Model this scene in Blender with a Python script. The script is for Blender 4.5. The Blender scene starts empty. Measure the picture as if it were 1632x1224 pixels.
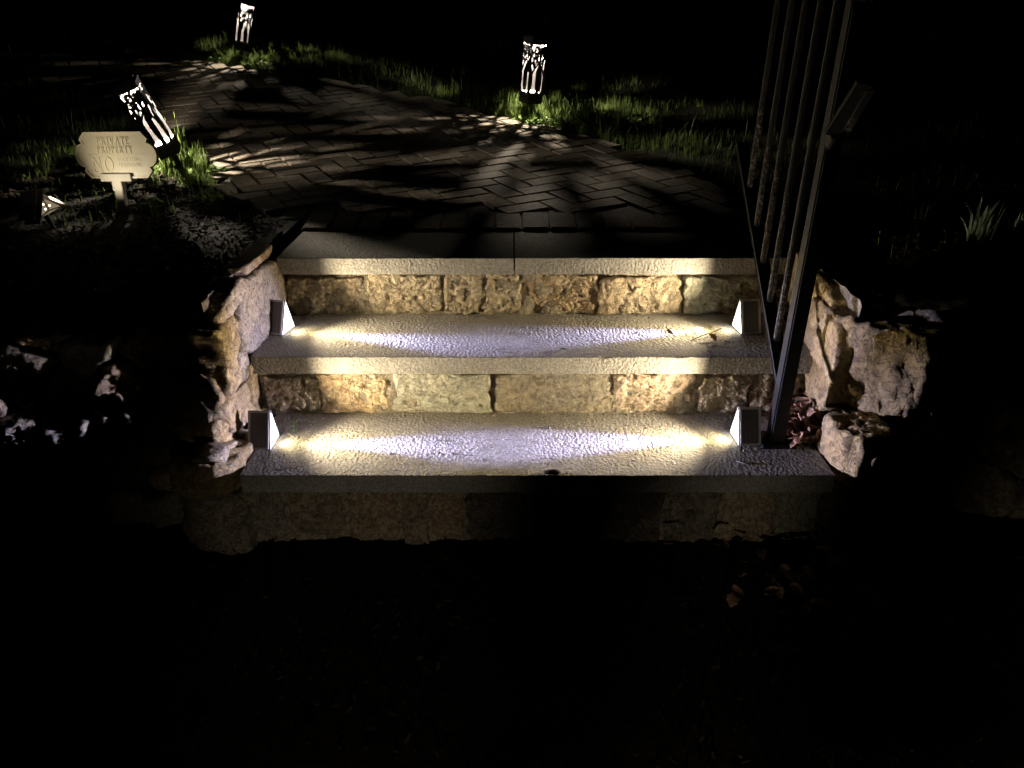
import bpy, bmesh, math, random
from mathutils import Vector, Matrix, noise

# ------------------------------------------------------------------ camera, world, moon, exposure
scene = bpy.context.scene
C = scene.collection
R = math.radians
CAM_Z = 1.33
PITCH = R(25.0)
cam_data = bpy.data.cameras.new('camera')
cam = bpy.data.objects.new('camera', cam_data)
C.objects.link(cam)
cam.location = (0, 0, CAM_Z)
cam.rotation_euler = (math.pi / 2 - PITCH, 0, 0)
cam_data.sensor_width = 36.0
cam_data.lens = 27.0
cam_data.clip_start = 0.02
cam_data.clip_end = 500
scene.camera = cam

world = bpy.data.worlds.new('World')
scene.world = world
world.use_nodes = True
wn = world.node_tree.nodes
wl = world.node_tree.links
bg = wn['Background']
sky = wn.new('ShaderNodeTexSky')
sky.sky_type = 'NISHITA'
sky.sun_disc = False
sky.sun_elevation = R(-8)
sky.sun_rotation = R(200)
wl.new(sky.outputs['Color'], bg.inputs['Color'])
bg.inputs['Strength'].default_value = 0.006

sun_data = bpy.data.lights.new('moon', 'SUN')
sun_data.energy = 0.0012
sun_data.angle = R(0.5)
sun_data.color = (1.0, 0.93, 0.85)
sun = bpy.data.objects.new('moon', sun_data)
sun.rotation_euler = (R(60), 0, R(-20))
C.objects.link(sun)

scene.view_settings.view_transform = 'Standard'
scene.view_settings.look = 'None'
scene.view_settings.exposure = 0.0
scene.view_settings.gamma = 1.0
scene.view_settings.use_curve_mapping = False
scene.render.resolution_x = 1024
scene.render.resolution_y = 768
try:
    scene.cycles.sample_clamp_indirect = 4.0
    scene.cycles.max_bounces = 5
    scene.cycles.diffuse_bounces = 3
    scene.cycles.glossy_bounces = 2
    scene.cycles.caustics_reflective = False
    scene.cycles.caustics_refractive = False
except Exception:
    pass

# ------------------------------------------------------------------ helpers
rng = random.Random(7)
Z1, Z2, Z3 = 0.23, 0.434, 0.640          # tops of the three treads
SLAB = 0.056
Y1, Y2, Y3 = 1.774, 2.112, 2.455         # front edges of the treads
R1, R2, R3 = Y1 + 0.03, Y2 + 0.03, Y3 + 0.03   # riser faces
XL, XR = -0.785, 0.925                   # inner faces of the side walls


def terrain(x, y):
    t = y - 2.5
    if t < 0:
        z = Z3 - 0.012 + 0.04 * t
    elif t < 6:
        z = Z3 - 0.012 + 0.05 * t + 0.016 * t * t
    else:
        z = Z3 - 0.012 + 0.3 + 0.576 + 0.242 * (t - 6)
    if x > 1.0 and y < 3.2:       # planted mound beyond the railing
        u = min(1, (x - 1.0) / 0.35)
        z += 0.10 * u * u * (3 - 2 * u) * math.exp(-((y - 2.42) / 0.30) ** 2)
    return z


def ray(px, py):
    v = Vector(((px - 816) / 1224.0, -(py - 612) / 1224.0, -1.0))
    return (cam.rotation_euler.to_matrix() @ v).normalized()


def on_plane(px, py, axis, value):
    d = ray(px, py)
    o = Vector((0, 0, CAM_Z))
    t = (value - o[axis]) / d[axis]
    return o + d * t


def on_terrain(px, py):
    d = ray(px, py)
    t = 1.0
    while t < 30:
        p = Vector((0, 0, CAM_Z)) + d * t
        if p.z < terrain(p.x, p.y):
            return p
        t += 0.01
    return p


def link(o, parent=None):
    C.objects.link(o)
    if parent is not None:
        o.parent = parent
    return o


def mesh_obj(name, verts, faces, mat, parent=None, loc=None, smooth=False):
    me = bpy.data.meshes.new(name)
    me.from_pydata([tuple(v) for v in verts], [], faces)
    if smooth:
        me.polygons.foreach_set('use_smooth', [True] * len(me.polygons))
    me.update()
    if mat is not None:
        me.materials.append(mat)
    o = bpy.data.objects.new(name, me)
    if loc is not None:
        o.location = loc
    return link(o, parent)


def bm_obj(name, bm, mat, parent=None, loc=None, smooth=False):
    me = bpy.data.meshes.new(name)
    bmesh.ops.recalc_face_normals(bm, faces=bm.faces)
    bm.to_mesh(me)
    bm.free()
    if smooth:
        me.polygons.foreach_set('use_smooth', [True] * len(me.polygons))
    if mat is not None:
        me.materials.append(mat)
    o = bpy.data.objects.new(name, me)
    if loc is not None:
        o.location = loc
    return link(o, parent)


def box_bm(x0, x1, y0, y1, z0, z1, bevel=0.0, bm=None):
    own = bm is None
    if own:
        bm = bmesh.new()
    r = bmesh.ops.create_cube(bm, size=1.0)
    for v in r['verts']:
        v.co = Vector((x0 + (v.co.x + .5) * (x1 - x0), y0 + (v.co.y + .5) * (y1 - y0), z0 + (v.co.z + .5) * (z1 - z0)))
    if bevel:
        es = list({e for v in r['verts'] for e in v.link_edges})
        bmesh.ops.bevel(bm, geom=es, offset=bevel, segments=2, affect='EDGES')
    return bm


def bar_bm(a, b, w, d, bevel=0.0, bm=None, up=Vector((0, 1, 0))):
    """square bar from a to b"""
    a, b = Vector(a), Vector(b)
    zx = (b - a)
    L = zx.length
    zx.normalize()
    xx = up.cross(zx).normalized()
    yy = zx.cross(xx)
    if bm is None:
        bm = bmesh.new()
    r = bmesh.ops.create_cube(bm, size=1.0)
    for v in r['verts']:
        c = v.co.copy()
        v.co = a + xx * (c.x * w) + yy * (c.y * d) + zx * ((c.z + .5) * L)
    if bevel:
        es = list({e for v in r['verts'] for e in v.link_edges})
        bmesh.ops.bevel(bm, geom=es, offset=bevel, segments=2, affect='EDGES')
    return bm


def empty(name, loc=(0, 0, 0), rot=(0, 0, 0)):
    o = bpy.data.objects.new(name, None)
    o.location = loc
    o.rotation_euler = rot
    o.empty_display_size = 0.05
    return link(o)


def tag(o, label=None, cat=None, group=None, kind=None):
    if label:
        o['label'] = label
    if cat:
        o['category'] = cat
    if group:
        o['group'] = group
    if kind:
        o['kind'] = kind
    return o


# ------------------------------------------------------------------ materials
def new_mat(name):
    m = bpy.data.materials.new(name)
    m.use_nodes = True
    nt = m.node_tree
    b = nt.nodes['Principled BSDF']
    return m, nt, b


def plain(name, col, rough=0.6, metal=0.0, bump=0.0, scale=200.0, var=0.25, spec=0.5):
    m, nt, b = new_mat(name)
    b.inputs['Roughness'].default_value = rough
    b.inputs['Metallic'].default_value = metal
    b.inputs['Specular IOR Level'].default_value = spec
    tc = nt.nodes.new('ShaderNodeTexCoord')
    n = nt.nodes.new('ShaderNodeTexNoise')
    n.inputs['Scale'].default_value = scale * 0.15
    n.inputs['Detail'].default_value = 5
    nt.links.new(tc.outputs['Object'], n.inputs['Vector'])
    mix = nt.nodes.new('ShaderNodeMix')
    mix.data_type = 'RGBA'
    mix.inputs['A'].default_value = tuple(c * (1 - var) for c in col) + (1,)
    mix.inputs['B'].default_value = tuple(min(1, c * (1 + var)) for c in col) + (1,)
    nt.links.new(n.outputs['Fac'], mix.inputs['Factor'])
    nt.links.new(mix.outputs['Result'], b.inputs['Base Color'])
    if bump:
        n2 = nt.nodes.new('ShaderNodeTexNoise')
        n2.inputs['Scale'].default_value = scale
        n2.inputs['Detail'].default_value = 4
        nt.links.new(tc.outputs['Object'], n2.inputs['Vector'])
        bp = nt.nodes.new('ShaderNodeBump')
        bp.inputs['Strength'].default_value = 1.0
        bp.inputs['Distance'].default_value = bump
        nt.links.new(n2.outputs['Fac'], bp.inputs['Height'])
        nt.links.new(bp.outputs['Normal'], b.inputs['Normal'])
    return m


def stone_mat(name, base, vein, dark, bump=0.008, rough=0.85, grain=60, vein_amount=0.5, spec=0.3):
    """mottled natural stone; the object's random number shifts tone and pattern"""
    m, nt, b = new_mat(name)
    L = nt.links
    b.inputs['Roughness'].default_value = rough
    b.inputs['Specular IOR Level'].default_value = spec
    tc = nt.nodes.new('ShaderNodeTexCoord')
    oi = nt.nodes.new('ShaderNodeObjectInfo')
    mul = nt.nodes.new('ShaderNodeMath')
    mul.operation = 'MULTIPLY'
    mul.inputs[1].default_value = 37.0
    L.new(oi.outputs['Random'], mul.inputs[0])
    add = nt.nodes.new('ShaderNodeVectorMath')
    add.operation = 'ADD'
    L.new(tc.outputs['Object'], add.inputs[0])
    L.new(mul.outputs[0], add.inputs[1])
    v = add.outputs[0]

    def nz(scale, detail, rough_=0.6, dist=0.0):
        n = nt.nodes.new('ShaderNodeTexNoise')
        n.inputs['Scale'].default_value = scale
        n.inputs['Detail'].default_value = detail
        n.inputs['Roughness'].default_value = rough_
        n.inputs['Distortion'].default_value = dist
        L.new(v, n.inputs['Vector'])
        return n.outputs['Fac']

    def ramp(fac, p0, p1):
        r = nt.nodes.new('ShaderNodeMapRange')
        r.inputs['From Min'].default_value = p0
        r.inputs['From Max'].default_value = p1
        L.new(fac, r.inputs['Value'])
        return r.outputs['Result']

    def mix(a, b_, f):
        x = nt.nodes.new('ShaderNodeMix')
        x.data_type = 'RGBA'
        for sock, val in (('A', a), ('B', b_)):
            if isinstance(val, tuple):
                x.inputs[sock].default_value = val + (1,)
            else:
                L.new(val, x.inputs[sock])
        L.new(f, x.inputs['Factor'])
        return x.outputs['Result']

    big = nz(7, 4, 0.55, 0.6)
    med = nz(28, 6, 0.7, 0.8)
    fine = nz(grain * 2.6, 5, 0.75)
    crk = nt.nodes.new('ShaderNodeMath')
    crk.operation = 'SUBTRACT'
    L.new(nz(24, 6, 0.65, 1.2), crk.inputs[0])
    crk.inputs[1].default_value = 0.5
    crk2 = nt.nodes.new('ShaderNodeMath')
    crk2.operation = 'ABSOLUTE'
    L.new(crk.outputs[0], crk2.inputs[0])
    line = ramp(crk2.outputs[0], 0.0, 0.035)
    mid2 = nz(78, 5, 0.7, 0.4)
    c = mix(base, vein, ramp(big, 0.5 - 0.25 * vein_amount, 0.75 - 0.2 * vein_amount))
    c = mix(c, dark, ramp(med, 0.47, 0.66))
    lo = tuple(x * 0.45 for x in dark)
    c = mix(c, lo, ramp(mid2, 0.53, 0.72))
    inv = nt.nodes.new('ShaderNodeMath')
    inv.operation = 'MULTIPLY_ADD'
    L.new(line, inv.inputs[0])
    inv.inputs[1].default_value = -0.55
    inv.inputs[2].default_value = 0.55
    c = mix(c, lo, inv.outputs[0])
    hs = nt.nodes.new('ShaderNodeHueSaturation')
    vr = nt.nodes.new('ShaderNodeMapRange')
    vr.inputs['To Min'].default_value = 0.75
    vr.inputs['To Max'].default_value = 1.25
    L.new(oi.outputs['Random'], vr.inputs['Value'])
    L.new(vr.outputs['Result'], hs.inputs['Value'])
    L.new(c, hs.inputs['Color'])
    L.new(hs.outputs['Color'], b.inputs['Base Color'])
    bump2 = nt.nodes.new('ShaderNodeBump')
    bump2.inputs['Distance'].default_value = bump
    bump2.inputs['Strength'].default_value = 1.0
    addn = nt.nodes.new('ShaderNodeMath')
    addn.operation = 'ADD'
    sm = nt.nodes.new('ShaderNodeMath')
    sm.operation = 'MULTIPLY_ADD'
    L.new(line, sm.inputs[0])
    sm.inputs[1].default_value = 0.22
    L.new(mid2, sm.inputs[2])
    L.new(med, addn.inputs[0])
    L.new(sm.outputs[0], addn.inputs[1])
    L.new(addn.outputs[0], bump2.inputs['Height'])
    L.new(bump2.outputs['Normal'], b.inputs['Normal'])
    return m


M = {}
M['st_tan'] = stone_mat('stone_tan', (0.42, 0.35, 0.24), (0.44, 0.34, 0.21), (0.27, 0.21, 0.14))
M['st_ochre'] = stone_mat('stone_ochre', (0.46, 0.36, 0.22), (0.42, 0.30, 0.17), (0.28, 0.20, 0.12))
M['st_green'] = stone_mat('stone_green', (0.32, 0.31, 0.235), (0.37, 0.34, 0.24), (0.22, 0.21, 0.155), bump=0.004)
M['st_pink'] = stone_mat('stone_pink', (0.46, 0.37, 0.28), (0.47, 0.34, 0.22), (0.29, 0.21, 0.15))
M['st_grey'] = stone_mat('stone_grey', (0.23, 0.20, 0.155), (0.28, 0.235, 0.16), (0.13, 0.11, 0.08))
M['st_pale'] = stone_mat('stone_pale', (0.47, 0.40, 0.28), (0.44, 0.34, 0.19), (0.26, 0.21, 0.14))
M['st_gold'] = stone_mat('stone_gold', (0.46, 0.355, 0.18), (0.42, 0.30, 0.13), (0.26, 0.19, 0.10))
M['mortar'] = stone_mat('mortar', (0.29, 0.245, 0.17), (0.33, 0.28, 0.20), (0.17, 0.14, 0.09), bump=0.008, grain=90)
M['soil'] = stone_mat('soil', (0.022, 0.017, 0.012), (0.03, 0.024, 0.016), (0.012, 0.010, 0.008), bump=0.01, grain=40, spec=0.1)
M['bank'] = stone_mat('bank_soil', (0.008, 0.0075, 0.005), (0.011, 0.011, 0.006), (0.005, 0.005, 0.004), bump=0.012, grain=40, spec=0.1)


def bluestone():
    m, nt, b = new_mat('bluestone')
    L = nt.links
    b.inputs['Roughness'].default_value = 0.88
    b.inputs['Specular IOR Level'].default_value = 0.2
    geo = nt.nodes.new('ShaderNodeNewGeometry')
    mp = nt.nodes.new('ShaderNodeMapping')
    mp.inputs['Scale'].default_value = (1.0, 0.75, 1.0)
    L.new(geo.outputs['Position'], mp.inputs['Vector'])

    def nz(scale, detail, rough_):
        n = nt.nodes.new('ShaderNodeTexNoise')
        n.inputs['Scale'].default_value = scale
        n.inputs['Detail'].default_value = detail
        n.inputs['Roughness'].default_value = rough_
        L.new(mp.outputs[0], n.inputs['Vector'])
        return n.outputs['Fac']
    big = nz(3.5, 5, 0.6)
    med = nz(17, 5, 0.65)
    fine = nz(118, 2, 0.5)
    speck = nz(210, 3, 0.7)
    mx = nt.nodes.new('ShaderNodeMix')
    mx.data_type = 'RGBA'
    mx.inputs['A'].default_value = (0.22, 0.205, 0.18, 1)
    mx.inputs['B'].default_value = (0.36, 0.335, 0.29, 1)
    L.new(big, mx.inputs['Factor'])
    mr = nt.nodes.new('ShaderNodeMapRange')
    mr.inputs['From Min'].default_value = 0.5
    mr.inputs['From Max'].default_value = 0.75
    mr.inputs['To Max'].default_value = 0.5
    L.new(med, mr.inputs['Value'])
    mx2 = nt.nodes.new('ShaderNodeMix')
    mx2.data_type = 'RGBA'
    L.new(mx.outputs['Result'], mx2.inputs['A'])
    mx2.inputs['B'].default_value = (0.15, 0.135, 0.11, 1)
    L.new(mr.outputs['Result'], mx2.inputs['Factor'])
    sr = nt.nodes.new('ShaderNodeMapRange')
    sr.inputs['From Min'].default_value = 0.35
    sr.inputs['From Max'].default_value = 0.65
    sr.inputs['To Min'].default_value = 0.62
    sr.inputs['To Max'].default_value = 1.3
    L.new(speck, sr.inputs['Value'])
    hs = nt.nodes.new('ShaderNodeHueSaturation')
    L.new(mx2.outputs['Result'], hs.inputs['Color'])
    L.new(sr.outputs['Result'], hs.inputs['Value'])
    L.new(hs.outputs['Color'], b.inputs['Base Color'])
    vo = nt.nodes.new('ShaderNodeTexVoronoi')
    vo.inputs['Scale'].default_value = 105
    L.new(mp.outputs[0], vo.inputs['Vector'])
    ad = nt.nodes.new('ShaderNodeMath')
    ad.operation = 'MULTIPLY_ADD'
    L.new(vo.outputs['Distance'], ad.inputs[0])
    ad.inputs[1].default_value = -0.35
    L.new(fine, ad.inputs[2])
    ad2 = nt.nodes.new('ShaderNodeMath')
    ad2.operation = 'MULTIPLY_ADD'
    L.new(med, ad2.inputs[0])
    ad2.inputs[1].default_value = 0.25
    L.new(ad.outputs[0], ad2.inputs[2])
    bp = nt.nodes.new('ShaderNodeBump')
    bp.inputs['Distance'].default_value = 0.0048
    bp.inputs['Strength'].default_value = 1.0
    L.new(ad2.outputs[0], bp.inputs['Height'])
    st = nt.nodes.new('ShaderNodeMapRange')
    st.inputs['From Min'].default_value = 0.35
    st.inputs['From Max'].default_value = 0.6
    st.inputs['To Min'].default_value = 0.45
    L.new(nz(6.5, 3, 0.6), st.inputs['Value'])
    L.new(st.outputs['Result'], bp.inputs['Strength'])
    L.new(bp.outputs['Normal'], b.inputs['Normal'])
    return m


M['bluestone'] = bluestone()
M['paver'] = stone_mat('paver', (0.20, 0.172, 0.135), (0.185, 0.155, 0.12), (0.13, 0.11, 0.085), bump=0.0025, grain=110, spec=0.25)
M['sand'] = plain('joint_sand', (0.03, 0.026, 0.02), 0.95, bump=0.004, scale=150)
M['metal'] = plain('black_metal', (0.014, 0.014, 0.014), 0.5, 0.0, bump=0.0006, scale=160, var=0.5, spec=0.35)


def flaking_metal():
    m, nt, b = new_mat('flaking_black_paint')
    L = nt.links
    tc = nt.nodes.new('ShaderNodeTexCoord')
    n = nt.nodes.new('ShaderNodeTexNoise')
    n.inputs['Scale'].default_value = 95
    n.inputs['Detail'].default_value = 5
    n.inputs['Roughness'].default_value = 0.7
    L.new(tc.outputs['Object'], n.inputs['Vector'])
    mr = nt.nodes.new('ShaderNodeMapRange')
    mr.inputs['From Min'].default_value = 0.54
    mr.inputs['From Max'].default_value = 0.60
    # the paint has flaked off mostly near the foot of each bar
    sp = nt.nodes.new('ShaderNodeSeparateXYZ')
    L.new(tc.outputs['Generated'], sp.inputs[0])
    gr = nt.nodes.new('ShaderNodeMapRange')
    gr.inputs['From Min'].default_value = 0.15
    gr.inputs['From Max'].default_value = 0.5
    gr.inputs['To Min'].default_value = 0.02
    gr.inputs['To Max'].default_value = -0.14
    L.new(sp.outputs['Z'], gr.inputs['Value'])
    ad = nt.nodes.new('ShaderNodeMath')
    ad.operation = 'ADD'
    L.new(n.outputs['Fac'], ad.inputs[0])
    L.new(gr.outputs['Result'], ad.inputs[1])
    L.new(ad.outputs[0], mr.inputs['Value'])
    mx = nt.nodes.new('ShaderNodeMix')
    mx.data_type = 'RGBA'
    mx.inputs['A'].default_value = (0.016, 0.015, 0.015, 1)
    mx.inputs['B'].default_value = (0.19, 0.165, 0.14, 1)
    L.new(mr.outputs['Result'], mx.inputs['Factor'])
    L.new(mx.outputs['Result'], b.inputs['Base Color'])
    b.inputs['Roughness'].default_value = 0.5
    b.inputs['Specular IOR Level'].default_value = 0.4
    bp = nt.nodes.new('ShaderNodeBump')
    bp.inputs['Distance'].default_value = 0.002
    L.new(n.outputs['Fac'], bp.inputs['Height'])
    L.new(bp.outputs['Normal'], b.inputs['Normal'])
    return m


M['flake'] = flaking_metal()
M['housing'] = plain('lamp_plastic', (0.055, 0.052, 0.05), 0.45, var=0.15)
M['frame_grey'] = plain('panel_frame', (0.45, 0.42, 0.40), 0.5, var=0.15)
M['lining'] = plain('grey_lining', (0.04, 0.038, 0.039), 0.6, var=0.05)
M['white_metal'] = plain('white_lining', (0.8, 0.78, 0.78), 0.7, var=0.04)


def solar_mat():
    m, nt, b = new_mat('solar_cell')
    L = nt.links
    tc = nt.nodes.new('ShaderNodeTexCoord')
    w = nt.nodes.new('ShaderNodeTexWave')
    w.inputs['Scale'].default_value = 26
    w.bands_direction = 'X'
    L.new(tc.outputs['Object'], w.inputs['Vector'])
    mr = nt.nodes.new('ShaderNodeMapRange')
    mr.inputs['From Min'].default_value = 0.93
    mr.inputs['From Max'].default_value = 0.99
    L.new(w.outputs['Fac'], mr.inputs['Value'])
    mx = nt.nodes.new('ShaderNodeMix')
    mx.data_type = 'RGBA'
    mx.inputs['A'].default_value = (0.085, 0.08, 0.08, 1)
    mx.inputs['B'].default_value = (0.14, 0.13, 0.12, 1)
    L.new(mr.outputs['Result'], mx.inputs['Factor'])
    L.new(mx.outputs['Result'], b.inputs['Base Color'])
    b.inputs['Roughness'].default_value = 0.35
    return m


M['solar'] = solar_mat()


def emit_mat(name, col, strength):
    m = bpy.data.materials.new(name)
    m.use_nodes = True
    nt = m.node_tree
    nt.nodes.remove(nt.nodes['Principled BSDF'])
    e = nt.nodes.new('ShaderNodeEmission')
    e.inputs['Color'].default_value = col + (1,)
    e.inputs['Strength'].default_value = strength
    nt.links.new(e.outputs[0], nt.nodes['Material Output'].inputs['Surface'])
    return m


M['lens'] = emit_mat('lit_lens', (1.0, 0.93, 0.80), 9.0)
M['led'] = emit_mat('led_chip', (1.0, 0.88, 0.6), 5.0)
M['led_dim'] = emit_mat('led_reflector', (1.0, 0.8, 0.5), 0.22)


def leaf_mat(name, col, col2, trans=0.35, rough=0.6):
    m, nt, b = new_mat(name)
    L = nt.links
    oi = nt.nodes.new('ShaderNodeObjectInfo')
    geo = nt.nodes.new('ShaderNodeNewGeometry')
    n = nt.nodes.new('ShaderNodeTexNoise')
    n.inputs['Scale'].default_value = 21
    n.inputs['Detail'].default_value = 3
    L.new(geo.outputs['Position'], n.inputs['Vector'])
    ad = nt.nodes.new('ShaderNodeMath')
    ad.operation = 'MULTIPLY_ADD'
    L.new(oi.outputs['Random'], ad.inputs[0])
    ad.inputs[1].default_value = 0.6
    mr = nt.nodes.new('ShaderNodeMapRange')
    mr.inputs['From Min'].default_value = 0.35
    mr.inputs['From Max'].default_value = 0.65
    mr.inputs['To Min'].default_value = -0.2
    mr.inputs['To Max'].default_value = 0.6
    L.new(n.outputs['Fac'], mr.inputs['Value'])
    L.new(mr.outputs['Result'], ad.inputs[2])
    ad.use_clamp = True
    mx = nt.nodes.new('ShaderNodeMix')
    mx.data_type = 'RGBA'
    mx.inputs['A'].default_value = col + (1,)
    mx.inputs['B'].default_value = col2 + (1,)
    L.new(ad.outputs[0], mx.inputs['Factor'])
    L.new(mx.outputs['Result'], b.inputs['Base Color'])
    b.inputs['Roughness'].default_value = rough
    b.inputs['Specular IOR Level'].default_value = 0.3
    t = nt.nodes.new('ShaderNodeBsdfTranslucent')
    L.new(mx.outputs['Result'], t.inputs['Color'])
    ms = nt.nodes.new('ShaderNodeMixShader')
    ms.inputs[0].default_value = trans
    L.new(b.outputs[0], ms.inputs[1])
    L.new(t.outputs[0], ms.inputs[2])
    L.new(ms.outputs[0], nt.nodes['Material Output'].inputs['Surface'])
    return m


M['grass'] = leaf_mat('grass_blade', (0.055, 0.10, 0.02), (0.14, 0.19, 0.05))
M['weed'] = leaf_mat('weed_leaf', (0.08, 0.15, 0.03), (0.20, 0.26, 0.07))
M['daffodil'] = leaf_mat('strap_leaf', (0.34, 0.44, 0.35), (0.45, 0.55, 0.46))
M['dead'] = leaf_mat('dead_leaf', (0.17, 0.08, 0.045), (0.42, 0.27, 0.18), trans=0.1, rough=0.5)
M['sign'] = plain('sign_paint', (0.50, 0.45, 0.34), 0.42, var=0.06, bump=0.0004, scale=120)
M['sign_raised'] = plain('sign_raised_paint', (0.56, 0.50, 0.37), 0.35, var=0.05)
M['post_grey'] = plain('sign_post_paint', (0.40, 0.36, 0.30), 0.5, var=0.1)
M['wood'] = plain('weathered_wood', (0.30, 0.22, 0.18), 0.8, var=0.3, bump=0.003, scale=60)
M['twig'] = plain('twig_bark', (0.18, 0.14, 0.10), 0.8, var=0.3)

# ------------------------------------------------------------------ ground, bank
WY_L, WY_R = 1.93, 1.98     # front of the retaining walls (mean)


def wall_y(x):
    if x < XL - 0.02:
        return WY_L + 0.10 - 0.14 * min(2.6, max(0, XL - .1 - x))
    if x > XR + 0.02:
        return WY_R + 0.12 - 0.09 * min(2.6, max(0, x - XR - .2))
    return Y3 + 0.30


def build_grounds():
    # lower ground in front of the steps
    xs = [-14 + i * 0.5 for i in range(21)] + [-4 + i * 0.1 for i in range(1, 80)] + [4 + i * 0.5 for i in range(21)]
    ys = [-14 + i * 0.6 for i in range(22)] + [-1 + i * 0.09 for i in range(1, 36)]
    vs, fs = [], []
    for y in ys:
        for x in xs:
            z = -0.005 + 0.06 * min(0.0, y - 1.6) + 0.018 * noise.fractal(Vector((x * 3, y * 3, 0)), 1, 2, 4)
            vs.append((x, y, z))
    n = len(xs)
    for j in range(len(ys) - 1):
        for i in range(n - 1):
            a = j * n + i
            fs.append((a, a + 1, a + n + 1, a + n))
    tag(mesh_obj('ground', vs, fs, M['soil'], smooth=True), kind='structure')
    # upper bank, rising behind the walls
    e = 0.001
    xs = [-40, -30, -22, -16, -12, -9, -7, -6, -5] + [-4.5 + i * 0.08 for i in range(0, 46)]
    xs = [x for x in xs if x < XL - 0.05] + [XL - 0.03, XL - 0.019] + [XL + i * (XR - XL) / 16 for i in range(17)] + [XR + 0.021, XR + 0.03]
    xs += [XR + 0.1 + i * 0.08 for i in range(46)] + [5, 6, 7, 9, 12, 16, 22, 30, 40]
    ts = [0.0, 0.04, 0.09, 0.16] + [0.24 + 0.1 * i for i in range(60)] + [7, 8, 10, 13, 17, 22, 30, 42, 60]
    vs, fs = [], []
    for t in ts:
        for x in xs:
            y = wall_y(x) + t
            z = terrain(x, y) + 0.012 * noise.fractal(Vector((x * 4, y * 4, 3)), 1, 2, 4) - 0.012
            if XL - 0.02 < x < XR + 0.02 and t < 0.05:
                z = Z3 - 0.08
            d = min(abs(x - XL), abs(x - XR)) if (x < XL or x > XR) else 9
            if d < 1.2 and y < 2.9 and x < 0:
                z += 0.035 * max(0, 1 - d / 1.2) * min(1, (2.9 - y) / .3)
            z -= 0.03 * max(0, 1 - t / 0.15)
            vs.append((x, y, z))
    n = len(xs)
    for j in range(len(ts) - 1):
        for i in range(n - 1):
            a = j * n + i
            fs.append((a, a + 1, a + n + 1, a + n))
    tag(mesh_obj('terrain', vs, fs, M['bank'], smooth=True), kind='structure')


build_grounds()


# ------------------------------------------------------------------ stones
def chaikin(poly, it=2, k=0.22):
    for _ in range(it):
        out = []
        for i in range(len(poly)):
            a, b = poly[i], poly[(i + 1) % len(poly)]
            out.append((a[0] + (b[0] - a[0]) * k, a[1] + (b[1] - a[1]) * k))
            out.append((a[0] + (b[0] - a[0]) * (1 - k), a[1] + (b[1] - a[1]) * (1 - k)))
        poly = out
    return poly


def resample(poly, n):
    seg = []
    tot = 0
    for i in range(len(poly)):
        a, b = poly[i], poly[(i + 1) % len(poly)]
        l = math.hypot(b[0] - a[0], b[1] - a[1])
        seg.append((a, b, l))
        tot += l
    out = []
    k, acc = 0, 0.0
    for i in range(n):
        t = tot * i / n
        while k < len(seg) - 1 and acc + seg[k][2] < t:
            acc += seg[k][2]
            k += 1
        a, b, l = seg[k]
        f = (t - acc) / max(l, 1e-9)
        out.append((a[0] + (b[0] - a[0]) * f, a[1] + (b[1] - a[1]) * f))
    return out


def poly_centroid(p):
    A = cx = cy = 0
    for i in range(len(p)):
        x0, y0 = p[i]
        x1, y1 = p[(i + 1) % len(p)]
        c = x0 * y1 - x1 * y0
        A += c
        cx += (x0 + x1) * c
        cy += (y0 + y1) * c
    A *= .5
    return (cx / (6 * A), cy / (6 * A)), A


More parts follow.
